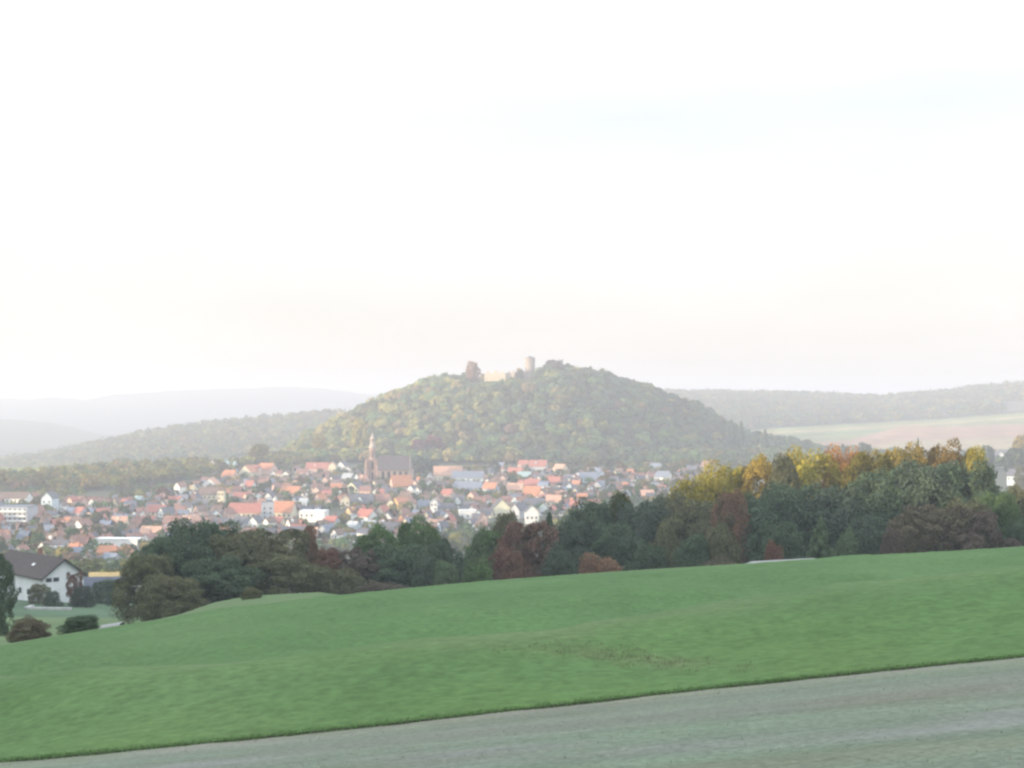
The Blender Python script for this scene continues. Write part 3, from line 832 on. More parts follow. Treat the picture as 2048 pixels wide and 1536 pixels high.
def town_house(x0, x1, yt, yb, front, wall, roof, kind='gable', label=None, name='house', win=3, jit=None, L=None, W=None, pitch=0.5, chimney=True, dormer=False, Yd=None):
    px = 0.5*(x0 + x1)
    Y = Yd or ray_ground(px, yb)
    k = Y/FPX
    H = max((yb - yt)*k, 4.6); Wd = max((x1 - x0)*k, 4.4)
    if front == 'g':
        W_, L_ = W or Wd, L or max(Wd*1.25, 6.5)
    else:
        L_, W_ = L or Wd, W or min(max(Wd*0.75, 5.5), 11.0)
    j = R(random.uniform(-46, 8)) if jit is None else R(jit - 14)
    rz = (math.pi/2 if front == 'g' else 0) + j
    X = float(upx(px))*Y; z = float(zground(X, Y))
    H = max(H, (-float(tdep(yt))*Y) - z) if Yd is None else (-float(tdep(yt))*Y) - z
    o = building(name, X, Y, z, rz, L_, W_, H, WALLS[wall], ROOFS[roof], kind, pitch, win if Y < 1150 else min(win, 2), chimney, front, dormer)
    TOWN.append(dict(o=o, px=px, yt=yt, yb=yb, hw=0.5*(x1 - x0), Y=Y, X=X, wall=wall, roof=roof, kind=kind, front=front, L=L_, W=W_, H=H, label=label, name=name))
    return o

H_ = town_house
# the buildings that stand out, as (left, right, top, bottom) in the photograph
H_(2, 62, 984, 1013, 'e', 'white', 'brown', label='long white apartment block with brown roof at the left edge of the town', name='apartment_block', win=14, jit=4, pitch=0.35)
H_(6, 68, 1013, 1050, 'e', 'grey', 'blue-grey', 'flat', label='grey flat-roofed block with pale balcony bands below the white apartment block', name='apartment_block', win=18, jit=6, W=14)
H_(57, 76, 985, 1008, 'g', 'pink', 'red-brown')
H_(78, 90, 992, 1010, 'g', 'white', 'brown')
H_(90, 113, 983, 1024, 'g', 'pale blue', 'dark grey', label='tall pale blue gabled house right of the long white apartment block')
H_(105, 121, 1003, 1022, 'g', 'white', 'dark grey')
H_(122, 134, 1003, 1022, 'g', 'white', 'brown')
H_(140, 153, 993, 1016, 'g', 'pink', 'red')
H_(152, 176, 993, 1015, 'e', 'pink', 'red-brown')
H_(183, 195, 996, 1016, 'g', 'white', 'red-brown'); H_(197, 207, 996, 1016, 'g', 'cream', 'red-brown'); H_(211, 222, 998, 1016, 'g', 'white', 'red-brown'); H_(231, 244, 996, 1016, 'g', 'cream', 'brown')
H_(150, 176, 1014, 1034, 'e', 'grey', 'red'); H_(154, 180, 1038, 1066, 'g', 'white', 'red-brown'); H_(226, 256, 1032, 1055, 'e', 'cream', 'salmon', dormer=True)
H_(60, 82, 1052, 1070, 'g', 'pale blue', 'dark grey'); H_(20, 44, 1060, 1082, 'e', 'grey', 'dark grey'); H_(90, 112, 1050, 1070, 'e', 'pale blue', 'blue-grey')
H_(8, 30, 1090, 1112, 'g', 'pale blue', 'dark grey'); H_(34, 56, 1090, 1112, 'g', 'white', 'red-brown'); H_(84, 104, 1082, 1110, 'g', 'white', 'brown'); H_(100, 128, 1094, 1112, 'e', 'pink', 'pale grey')
H_(146, 166, 1094, 1116, 'g', 'pale blue', 'blue-grey'); H_(168, 184, 1112, 1128, 'g', 'white', 'brown'); H_(188, 200, 1118, 1134, 'g', 'cream', 'dark grey'); H_(205, 245, 1110, 1128, 'e', 'grey', 'blue-grey')
H_(268, 292, 992, 1008, 'e', 'grey', 'turquoise'); H_(334, 368, 992, 1008, 'e', 'white', 'red'); H_(298, 332, 1010, 1030, 'e', 'cream', 'red'); H_(322, 346, 1014, 1034, 'g', 'white', 'dark grey')
H_(284, 314, 1034, 1048, 'e', 'grey', 'red'); H_(284, 326, 1052, 1074, 'e', 'pink', 'salmon', dormer=True, label='pink house with long salmon roof, left of the dark dome-shaped tree'); H_(292, 308, 1066, 1090, 'g', 'white', 'red-brown')
H_(196, 284, 1078, 1100, 'e', 'white', 'white', 'flat', label='long bright white flat-roofed factory hall', name='factory_hall', win=0, jit=7, W=9)
H_(200, 236, 1097, 1112, 'e', 'ochre', 'orange', label='ochre shed with orange roof in front of the white factory hall', name='shed', jit=5)
H_(240, 262, 1098, 1112, 'g', 'ochre', 'orange')
H_(415, 435, 920, 948, 'g', 'white', 'red-brown', label='bright white gabled house high on the crest left of the town', jit=22)
H_(408, 440, 955, 978, 'g', 'white', 'salmon', jit=12, dormer=False)
H_(402, 438, 974, 998, 'e', 'cream', 'brown', label='cream terrace building with dark openings beside the slim cream tower', win=6, jit=4)
H_(382, 432, 999, 1014, 'e', 'grey', 'dark grey'); H_(393, 412, 1010, 1030, 'g', 'pink', 'brown'); H_(354, 370, 964, 986, 'g', 'white', 'red-brown'); H_(384, 398, 966, 984, 'g', 'cream', 'dark grey')
H_(448, 474, 922, 944, 'e', 'pale blue', 'turquoise'); H_(447, 475, 940, 962, 'e', 'pink', 'orange'); H_(484, 510, 930, 952, 'g', 'cream', 'orange'); H_(506, 522, 930, 950, 'e', 'pink', 'red')
H_(518, 552, 926, 948, 'e', 'pink', 'orange'); H_(542, 556, 941, 953, 'g', 'white', 'dark grey'); H_(566, 582, 941, 955, 'g', 'white', 'brown'); H_(544, 562, 966, 984, 'g', 'pink', 'red-brown'); H_(564, 602, 972, 992, 'e', 'pink', 'orange')
H_(532, 552, 984, 1006, 'g', 'white', 'dark grey'); H_(468, 502, 984, 1000, 'e', 'grey', 'red'); H_(512, 530, 984, 1000, 'g', 'white', 'red-brown'); H_(492, 500, 986, 1002, 'g', 'pink', 'red')
H_(549, 590, 1002, 1034, 'e', 'cream', 'orange', label='large cream block with bright orange roof in the middle of the town', win=8, jit=3, pitch=0.8, W=12)
H_(460, 528, 1006, 1034, 'e', 'cream', 'red', label='long cream building with red roof left of the large orange-roofed block', win=10, jit=5, pitch=0.55)
H_(524, 548, 1004, 1038, 'e', 'grey', 'blue-grey', 'flat', win=6); H_(588, 604, 992, 1010, 'g', 'white', 'dark grey'); H_(600, 618, 996, 1012, 'e', 'pale blue', 'pale grey')
H_(603, 654, 1022, 1043, 'e', 'white', 'white', 'flat', label='white flat-roofed building right of the large orange-roofed block', win=3, jit=8, W=12); H_(622, 646, 1016, 1036, 'g', 'white', 'pale grey')
H_(502, 524, 1032, 1056, 'g', 'white', 'dark grey', jit=-8); H_(532, 548, 1035, 1058, 'g', 'white', 'brown'); H_(546, 568, 1033, 1050, 'e', 'cream', 'red'); H_(466, 506, 1032, 1054, 'e', 'grey', 'dark grey')
H_(438, 450, 972, 1016, 'e', 'cream', 'brown', 'hip', label='slim cream tower left of the town centre', name='tower_house', jit=10, W=5.5, pitch=0.6, chimney=False)
H_(613, 662, 925, 946, 'e', 'pink', 'red', dormer=True); H_(659, 673, 923, 948, 'g', 'cream', 'red-brown'); H_(676, 694, 922, 944, 'g', 'white', 'dark grey'); H_(688, 704, 932, 950, 'g', 'white', 'brown'); H_(686, 708, 946, 962, 'e', 'grey', 'pale grey')
H_(604, 620, 966, 982, 'g', 'white', 'dark grey'); H_(646, 660, 953, 974, 'g', 'pink', 'red-brown'); H_(626, 648, 972, 993, 'g', 'pink', 'brown'); H_(630, 652, 988, 1008, 'g', 'pink', 'orange'); H_(650, 664, 995, 1014, 'g', 'pink', 'dark grey')
H_(662, 684, 966, 984, 'e', 'pink', 'orange'); H_(696, 726, 963, 984, 'g', 'pale yellow', 'dark grey'); H_(720, 742, 972, 992, 'e', 'pink', 'red-brown'); H_(748, 768, 960, 976, 'g', 'cream', 'brown')
H_(744, 760, 977, 993, 'g', 'white', 'red-brown'); H_(760, 777, 978, 994, 'e', 'cream', 'red'); H_(682, 699, 988, 1018, 'g', 'cream', 'red-brown'); H_(702, 748, 988, 1014, 'e', 'grey', 'dark grey'); H_(717, 738, 992, 1014, 'g', 'pale blue', 'dark grey')
H_(750, 782, 988, 1013, 'e', 'pink', 'red-brown'); H_(776, 791, 998, 1022, 'g', 'pale yellow', 'brown'); H_(790, 808, 994, 1022, 'g', 'ochre', 'orange'); H_(816, 832, 997, 1020, 'g', 'cream', 'red-brown')
H_(788, 816, 950, 982, 'g', 'pink', 'orange', label='steep orange-roofed house in front of the church choir', jit=-58, L=16, W=11, pitch=0.9)
H_(692, 712, 1030, 1046, 'e', 'white', 'pale grey', 'flat'); H_(716, 752, 1018, 1042, 'e', 'white', 'red'); H_(694, 722, 1042, 1060, 'e', 'pale blue', 'pale grey'); H_(724, 752, 1040, 1058, 'e', 'white', 'pale grey')
H_(668, 686, 1058, 1078, 'g', 'white', 'brown'); H_(652, 678, 1032, 1056, 'e', 'grey', 'red'); H_(640, 668, 1048, 1072, 'g', 'grey', 'blue-grey'); H_(690, 712, 1066, 1084, 'e', 'pale blue', 'blue-grey')
H_(868, 924, 932, 960, 'e', 'cream', 'salmon', label='long salmon-roofed building right of the church', jit=14, pitch=0.7); H_(905, 968, 942, 966, 'e', 'pale blue', 'blue-grey', jit=6); H_(908, 966, 962, 984, 'e', 'pale blue', 'blue-grey', jit=-8)
H_(976, 986, 934, 954, 'g', 'white', 'dark grey', 'hip', name='tower_house', label='small white tower with pointed roof right of the long salmon-roofed building', L=5.5, W=5.5, pitch=0.9, chimney=False); H_(968, 996, 965, 990, 'e', 'grey', 'orange', jit=-15)
H_(819, 829, 970, 992, 'g', 'white', 'dark grey'); H_(829, 841, 972, 988, 'g', 'white', 'brown'); H_(854, 865, 959, 976, 'g', 'white', 'dark grey'); H_(862, 874, 980, 996, 'g', 'white', 'red-brown')
H_(863, 873, 996, 1030, 'g', 'white', 'pale grey', label='tall narrow bright white house right of the church, low in the town', L=8); H_(874, 884, 989, 1006, 'g', 'pink', 'brown'); H_(910, 927, 993, 1014, 'g', 'pale blue', 'dark grey'); H_(938, 954, 983, 1005, 'g', 'pink', 'red-brown')
H_(884, 908, 1006, 1024, 'e', 'white', 'dark grey'); H_(918, 952, 1021, 1036, 'e', 'white', 'white', 'flat', label='low bright white hall below the pink gabled houses', name='hall', win=3); H_(940, 952, 1038, 1056, 'g', 'white', 'dark grey'); H_(884, 908, 978, 998, 'e', 'pink', 'red'); H_(835, 862, 1000, 1020, 'e', 'pale blue', 'blue-grey')
H_(982, 1022, 996, 1032, 'g', 'pale yellow', 'dark grey', label='big pale yellow gabled house with dark roof above the hedgerow', jit=18, win=5); H_(966, 982, 990, 1006, 'g', 'white', 'red-brown')
H_(1038, 1058, 920, 938, 'e', 'pink', 'red'); H_(1060, 1094, 920, 942, 'e', 'grey', 'red', dormer=True); H_(1016, 1048, 935, 954, 'e', 'pink', 'red'); H_(1108, 1134, 928, 948, 'e', 'cream', 'salmon'); H_(1092, 1122, 953, 972, 'e', 'pink', 'red')
H_(1050, 1082, 958, 976, 'e', 'pink', 'red'); H_(1014, 1048, 966, 988, 'e', 'cream', 'salmon', jit=-12); H_(1048, 1082, 972, 1000, 'e', 'white', 'orange', label='white house with bright orange roof right of the church, low on the slope', jit=-6, pitch=0.8); H_(1094, 1124, 990, 1012, 'e', 'cream', 'salmon')
H_(1069, 1080, 950, 968, 'g', 'white', 'dark grey'); H_(1056, 1067, 953, 968, 'g', 'pink', 'red'); H_(1080, 1092, 941, 954, 'g', 'white', 'dark grey'); H_(1036, 1062, 943, 960, 'e', 'pale blue', 'turquoise'); H_(1000, 1012, 950, 970, 'g', 'pink', 'brown')
H_(1028, 1052, 1006, 1036, 'g', 'grey', 'dark grey'); H_(1050, 1076, 1008, 1048, 'g', 'white', 'dark grey', label='large white gabled house standing closest to the red brown autumn tree', jit=16); H_(1078, 1098, 1008, 1030, 'g', 'pale blue', 'turquoise'); H_(1050, 1088, 996, 1018, 'e', 'grey', 'dark grey')
H_(1193, 1212, 940, 958, 'g', 'pale blue', 'blue-grey'); H_(1160, 1194, 944, 964, 'e', 'pale blue', 'blue-grey'); H_(1188, 1206, 962, 986, 'g', 'grey', 'blue-grey'); H_(1214, 1234, 966, 988, 'g', 'pale blue', 'dark grey'); H_(1140, 1164, 1002, 1024, 'e', 'pale blue', 'red'); H_(1130, 1150, 965, 982, 'g', 'pale blue', 'dark grey')
H_(1300, 1324, 926, 940, 'e', 'white', 'blue-grey'); H_(1312, 1342, 942, 962, 'e', 'white', 'blue-grey'); H_(1404, 1432, 922, 936, 'e', 'white', 'red-brown'); H_(1270, 1290, 950, 966, 'g', 'pale blue', 'dark grey')
H_(1984, 2006, 902, 936, 'g', 'white', 'dark grey', label='white gabled house at the right edge beyond the treetops', jit=20); H_(2010, 2040, 914, 940, 'e', 'grey', 'blue-grey'); H_(2018, 2052, 938, 970, 'e', 'pale blue', 'dark grey')
# further houses that fill the town between those
N_HAND = len(TOWN)
wall_pick = ['white'] * 10 + ['cream'] * 4 + ['pink'] * 4 + ['pale blue'] * 3 + ['grey'] * 2 + ['pale yellow', 'ochre']
roof_pick = ['red-brown'] * 7 + ['dark grey'] * 8 + ['red'] * 2 + ['orange'] + ['brown'] * 6 + ['blue-grey'] * 3 + ['salmon']
TOP = np.array([(0, 1000), (240, 1000), (330, 985), (400, 965), (450, 940), (600, 935), (720, 940), (900, 945), (1000, 935), (1150, 945), (1240, 965)], float)
tries = 0
while len(TOWN) < 306 and tries < 9000:
    tries += 1
    px = random.uniform(-10, 1190) if random.random() < 0.93 else random.uniform(1190, 1420)
    lo = float(np.interp(px, TOP[:,0], TOP[:,1])) + 16
    hi = float(np.interp(px, [0, 250, 330, 620, 760, 950, 1190, 1420], [1118, 1135, 1090, 1075, 1085, 1060, 1005, 975]))
    yb = lo + (hi - lo)*random.random()**1.2
    Y = ray_ground(px, yb); k = FPX/Y
    front = 'g' if random.random() < 0.55 else 'e'
    w = random.uniform(4.6, 6.8)*k if front == 'g' else random.uniform(6.5, 10.5)*k
    h = random.uniform(6.0, 8.6)*k
    X = float(upx(px))*Y
    ok = all(abs(X - t['X']) + abs(Y - t['Y'])*0.6 > 9 for t in TOWN)
    if ok:
        for t in TOWN[:N_HAND]:
            if t['Y'] > Y and abs(px - t['px']) < 0.35*w + t['hw']*0.8 and yb - h < t['yt'] + (1.0 if t['label'] else 0.8)*(t['yb'] - t['yt']) and yb > t['yt']:
                ok = False; break
    if 730 < px < 832 and Y < 1250 and yb - h < 968: ok = False
    if not ok: continue
    H_(px - w/2, px + w/2, yb - h, yb, front, random.choice(wall_pick), random.choice(roof_pick), win=3, dormer=random.random() < 0.2, pitch=random.uniform(0.5, 0.8))

# the rest of the town: smaller and farther houses, one mass
V_, F_, C_ = [], [], []
_pts = [(t['X'], t['Y']) for t in TOWN]
def add_small(X, Y, z, rz, L, W, ze, zr, wc, rc):
    c, s_ = math.cos(rz), math.sin(rz)
    def put(pts, faces, col):
        n = len(V_)
        for x, y, q in pts:
            V_.append((X + x*c - y*s_, Y + x*s_ + y*c, z + q)); C_.append(col)
        for f in faces: F_.append(tuple(n + i for i in f) if len(f) == 4 else (n + f[0], n + f[1], n + f[2], n + f[2]))
    l, w, o = L/2, W/2, 0.35
    put([(-l,-w,-2),(l,-w,-2),(l,w,-2),(-l,w,-2),(-l,-w,ze),(l,-w,ze),(l,w,ze),(-l,w,ze),(-l,0,zr-.1),(l,0,zr-.1)],
        [(0,1,5,4),(1,2,6,5),(2,3,7,6),(3,0,4,7),(5,6,9),(7,4,8)], wc)
    k_ = (zr - ze)/w; e = ze - k_*o
    put([(-l-o,-w-o,e),(l+o,-w-o,e),(l+o,0,zr),(-l-o,0,zr),(l+o,w+o,e),(-l-o,w+o,e)], [(0,1,2,3),(3,2,4,5)], rc)
    put([(l*.3-.35,-.35,zr-.4),(l*.3+.35,-.35,zr-.4),(l*.3+.35,.35,zr-.4),(l*.3-.35,.35,zr-.4),(l*.3-.35,-.35,zr+.9),(l*.3+.35,-.35,zr+.9),(l*.3+.35,.35,zr+.9),(l*.3-.35,.35,zr+.9)],
        [(0,1,5,4),(1,2,6,5),(2,3,7,6),(3,0,4,7),(4,5,6,7)], (0.25, 0.14, 0.11))
    if Y < 1300:
        for q in range(2):
            x0 = -w*0.55 + q*w*0.75
            put([(-l-.02,x0,1.2),(-l-.02,x0+.8,1.2),(-l-.02,x0+.8,2.3),(-l-.02,x0,2.3)], [(0,1,2,3)], (0.03, 0.035, 0.045))
tries = 0; n_small = 0
while n_small < 420 and tries < 12000:
    tries += 1
    px = random.uniform(-10, 1190) if random.random() < 0.8 else random.uniform(1120, 1440)
    lo = float(np.interp(px, [0, 240, 330, 400, 450, 600, 720, 900, 1000, 1150, 1240, 1440], [1000, 1000, 985, 965, 940, 935, 938, 945, 932, 938, 942, 930])) + 8
    hi = float(np.interp(px, [0, 250, 330, 620, 760, 950, 1190, 1440], [1118, 1138, 1095, 1085, 1095, 1070, 1020, 985]))
    yb = lo + (hi - lo)*random.random()
    Y = ray_ground(px, yb); k = FPX/Y; X = float(upx(px))*Y
    W = random.uniform(4.2, 6.2); h = random.uniform(5.4, 8.0)
    if any(abs(X - a) + abs(Y - b)*0.6 < 8 for a, b in _pts): continue
    if 735 < px < 818 and Y < 1250 and yb - h*k < 968: continue
    if any(t['Y'] > Y and abs(px - t['px']) < 0.4*W*k + t['hw']*0.85 and yb - h*k < t['yt'] + 0.85*(t['yb'] - t['yt']) and yb > t['yt'] for t in TOWN[:N_HAND]): continue
    rz = (math.pi/2 if random.random() < 0.5 else 0) + R(random.uniform(-48, 10)); rh = W*random.uniform(0.5, 0.8)
    wc = np.array(WALLS[random.choice(wall_pick)])*random.uniform(0.85, 1.05); rc = np.array(ROOFS[random.choice(roof_pick)])*random.uniform(0.75, 1.2)
    add_small(X, Y, float(zground(X, Y)), rz, W*random.uniform(1.2, 1.8), W, h - rh, h, tuple(wc), tuple(rc))
    _pts.append((X, Y)); n_small += 1
M_SMALL = mat_ground("small_house_paint", [(0.4, (1, 1, 1), 0, 0.9, 1.1)], 0.9)
tag(link("houses", np_mesh("houses", np.array(V_), np.array(F_), M_SMALL, np.array(C_))), kind='stuff')

# pale balcony bands of the grey block
blk = [t for t in TOWN if t['label'] and 'balcony bands' in t['label']][0]
for zz in np.arange(2.6, blk['H'] - 1, 2.9):
    b = MB(); b.box(-blk['L']/2 + 0.5, blk['L']/2 - 0.5, -blk['W']/2 - 1.3, -blk['W']/2 - 0.03, zz, zz + 1.0)
    b.build("balcony", M_WALL, blk['o'], color=WALLS['white'])

# ------------------------------------------------------------------ the church
def church():
    Y = 1245.0; X = float(upx(745))*Y; z = float(zground(X, Y))
    k = Y/FPX
    t = empty("church", (X, Y, z), R(7))
    tag(t, 'large old church with tall pale pink stone tower and slate-roofed nave', 'church')
    stone = (0.34, 0.22, 0.18); stone2 = (0.36, 0.27, 0.23)
    zt = lambda py: -float(tdep(py))*Y - z
    w = 4.2
    b = MB(); b.box(-w, w, -w, w, -2, zt(921)); b.box(-w - 0.4, w + 0.4, -w - 0.4, w + 0.4, zt(921), zt(919))
    tw = b.build("tower", M_STONE, t, color=stone)
    b = MB(); b.prism_z([(3.0*math.cos(a), 3.0*math.sin(a)) for a in [math.pi/8 + i*math.pi/4 for i in range(8)]], zt(919), zt(897))
    b.lathe([(3.5, zt(897)), (3.5, zt(896))], 8, ph=math.pi/8)
    b.build("belfry", M_STONE, tw, color=(0.46, 0.32, 0.26))
    b = MB(); b.lathe([(3.2, zt(896) - 0.3), (3.1, zt(893)), (2.2, zt(890)), (2.0, zt(889)), (2.0, zt(879)), (2.4, zt(878.5)), (2.2, zt(876)), (1.0, zt(873)), (0.9, zt(870)), (0.25, zt(867)), (0.12, zt(863))], 12)
    b.build("spire", M_STONE, tw, color=(0.50, 0.42, 0.36), smooth=True)
    for s in (-1, 1):
        for q in (-1, 1):
            b = MB(); b.prism_z([(s*w + a, q*w + c) for a, c in ((-0.8, -0.8), (0.8, -0.8), (0.8, 0.8), (-0.8, 0.8))], -2, zt(930), 0.6)
            b.build("buttress", M_STONE, tw, color=(0.58, 0.44, 0.38))
    for (x, y, r) in ((0, -w - 0.03, 0), (-w - 0.03, 0, math.pi/2)):
        for z0, z1 in ((zt(958), zt(946)), (zt(938), zt(925))):
            b = MB(); h = z1 - z0
            b.poly([(-0.9, 0, z0), (0.9, 0, z0), (0.9, 0, z1), (0, 0, z1 + 1.3), (-0.9, 0, z1), (-0.9, 0.25, z0), (0.9, 0.25, z0), (0.9, 0.25, z1), (0, 0.25, z1 + 1.3), (-0.9, 0.25, z1)],
                   [(0,1,2,3,4), (9,8,7,6,5), (0,5,6,1), (1,6,7,2), (2,7,8,3), (3,8,9,4), (4,9,5,0)])
            o = b.build("window", M_GLASS, tw, (x, y, 0)); o.rotation_euler = (0, 0, -r)
    for kx in range(8):
        a = math.pi/8 + (kx + 0.5)*math.pi/4
        if kx in (3, 4, 5, 6):
            rr = 3.0*math.cos(math.pi/8) + 0.02
            b = MB(); b.box(-0.45, 0.45, -0.06, 0.06, zt(915), zt(901))
            o = b.build("window", M_GLASS, tw, (rr*math.cos(a), rr*math.sin(a), 0)); o.rotation_euler = (0, 0, a + math.pi/2)
    # stair turret on the left
    b = MB(); b.lathe([(1.5, -2), (1.5, zt(925)), (1.7, zt(924)), (0.2, zt(917))], 8, -w - 1.0, -w - 0.2)
    b.build("stair_turret", M_STONE, t, color=stone)
    # nave to the right
    L = 29.0; W = 17.0; ze = zt(938); zr = zt(911)
    b = MB(); b.prism_x([(-W/2, -2), (W/2, -2), (W/2, ze - 0.3), (0, zr - 0.3), (-W/2, ze - 0.3)], w + 0.02, w + L)
    nv = b.build("nave", M_STONE, t, color=stone2)
    b = MB(); kx = (zr - ze)/(W/2); o_ = 0.5
    b.prism_x([(-W/2 - o_, ze - kx*o_ - 0.25), (0, zr - 0.25), (W/2 + o_, ze - kx*o_ - 0.25), (W/2 + o_, ze - kx*o_), (0, zr), (-W/2 - o_, ze - kx*o_)], w + 0.05, w + L - 1)
    hip = MB(); 
    b.poly([(w + L - 1, -W/2 - o_, ze - kx*o_), (w + L - 1, W/2 + o_, ze - kx*o_), (w + L - 1, 0, zr), (w + L + 3.4, -2, ze - 0.2), (w + L + 3.4, 2, ze - 0.2)], [(0,3,2), (3,4,2), (4,1,2)])
    b.build("nave_roof", mat_flat("church_roof", (0.115, 0.095, 0.095), 0.8, 0.7, 0.8, 1.2), t)
    b = MB(); b.prism_z([(w + L - 0.3, -W/2 + 0.4), (w + L + 3, -2), (w + L + 3, 2), (w + L - 0.3, W/2 - 0.4)], -2, ze - 0.25)
    b.build("choir", M_STONE, t, color=(0.50, 0.36, 0.30))
    for i in range(6):
        x = w + 2.4 + i*5.0
        b = MB(); b.box(x - 0.55, x + 0.55, -W/2 - 1.3, -W/2 + 0.2, -2, ze - 1.6)
        b.build("buttress", M_STONE, nv, color=(0.48, 0.38, 0.32))
        if i < 5:
            xc = x + 2.5; z0, z1 = zt(962), zt(945)
            b = MB(); y = -W/2 - 0.04
            b.poly([(xc - 0.95, y, z0), (xc + 0.95, y, z0), (xc + 0.95, y, z1), (xc, y, z1 + 1.4), (xc - 0.95, y, z1), (xc - 0.95, y + .3, z0), (xc + 0.95, y + .3, z0), (xc + 0.95, y + .3, z1), (xc, y + .3, z1 + 1.4), (xc - 0.95, y + .3, z1)],
                   [(0,1,2,3,4), (9,8,7,6,5), (0,5,6,1), (1,6,7,2), (2,7,8,3), (3,8,9,4), (4,9,5,0)])
            b.build("window", M_GLASS, nv)
church()

# ------------------------------------------------------------------ castle ruin on the hill
def castle():
    Y = HY - 8
    X = float(upx(1060))*Y; z = float(zland(X, Y))
    zt = lambda py: -float(tdep(py))*Y - z
    t = empty("castle_tower", (X, Y, z))
    tag(t, 'round grey stone castle keep on top of the wooded hill', 'tower')
    r_ = 6.0; top = zt(714.5)
    b = MB(); b.lathe([(r_ + 0.5, -4), (r_ + 0.2, 3), (r_, top - 3.2), (r_ + 0.35, top - 3.0), (r_ + 0.35, top - 1.6)], 28)
    b.build("shaft", M_STONE, t, color=(0.32, 0.27, 0.24))
    for i in range(12):
        a0 = 2*math.pi*i/12; 
        b = MB()
        for (rr0, rr1) in ((r_ - 0.5, r_ + 0.33),):
            p = [(rr1*math.cos(a0), rr1*math.sin(a0)), (rr1*math.cos(a0 + .3), rr1*math.sin(a0 + .3)), (rr0*math.cos(a0 + .3), rr0*math.sin(a0 + .3)), (rr0*math.cos(a0), rr0*math.sin(a0))]
            b.prism_z(p, top - 1.59, top - 0.2)
        b.build("merlon", M_STONE, t, color=(0.30, 0.26, 0.23))
    b = MB(); b.lathe([(4.2, top - 1.58), (4.2, top - 0.3), (0.3, top + 1.6)], 16)
    b.build("roof", M_SLATE, t)
    for (a, zz) in ((-1.9, top*0.35), (-1.2, top*0.55), (-2.6, top*0.72), (-1.6, top*0.8)):
        b = MB(); b.box(-0.3, 0.3, -0.3, 0.3, -0.8, 0.8)
        o = b.build("window", M_GLASS, t, ((r_ - 0.12)*math.cos(a), (r_ - 0.12)*math.sin(a), zz)); o.rotation_euler = (0, 0, a + math.pi/2)
    def ruin(x0, x1, ys, yb, colr, label, Yw):
        Xc = float(upx(0.5*(x0 + x1)))*Yw; zc = float(zland(Xc, Yw))
        half = (x1 - x0)*Yw/FPX/2
        zt2 = lambda py: max(-float(tdep(py))*Yw - zc, 1.0)
        xs_ = np.linspace(-half, half, 25); hs = [zt2(y) for y in np.interp(np.linspace(0, 1, 25), np.linspace(0, 1, len(ys)), ys)]
        hs = [h + 0.5*random.uniform(-1, 1) for h in hs]
        b = MB(); n = len(xs_)
        pts = [(x, -0.9, -5) for x in xs_] + [(x, -0.9, h) for x, h in zip(xs_, hs)] + [(x, 0.9, -5) for x in xs_] + [(x, 0.9, h) for x, h in zip(xs_, hs)]
        fs = []
        for i in range(n - 1):
            fs += [(i, i+1, n+i+1, n+i), (2*n+i+1, 2*n+i, 3*n+i, 3*n+i+1), (n+i, n+i+1, 3*n+i+1, 3*n+i)]
        fs += [(0, n, 3*n, 2*n), (n-1, 3*n-1, 4*n-1, 2*n-1)]
        b.poly(pts, fs)
        o = b.build("castle_wall", M_STONE, None, (Xc, Yw, zc), colr)
        o.rotation_euler = (0, 0, R(-14))
        tag(o, label, 'ruined wall', 'ruined walls of the castle')
    ruin(968, 1012, [752, 743, 742, 747, 746, 741, 741, 748, 742, 743, 750], 757, (0.46, 0.40, 0.31), 'pale cream ruined castle wall between the rusty tree and the keep', HY - 22)
    ruin(1013, 1034, [748, 743, 742, 746, 741, 744, 747], 757, (0.40, 0.34, 0.28), 'dull grey short ruined castle wall right of the cream wall', HY - 22)
    ruin(1033, 1052, [737, 735, 740, 746], 758, (0.36, 0.29, 0.23), 'brownish ruined castle wall fragment touching the left of the keep', HY - 14)
    ruin(1040, 1068, [753, 755, 752], 760, (0.34, 0.27, 0.21), 'low tan castle wall at the foot of the keep', HY - 15)
castle()

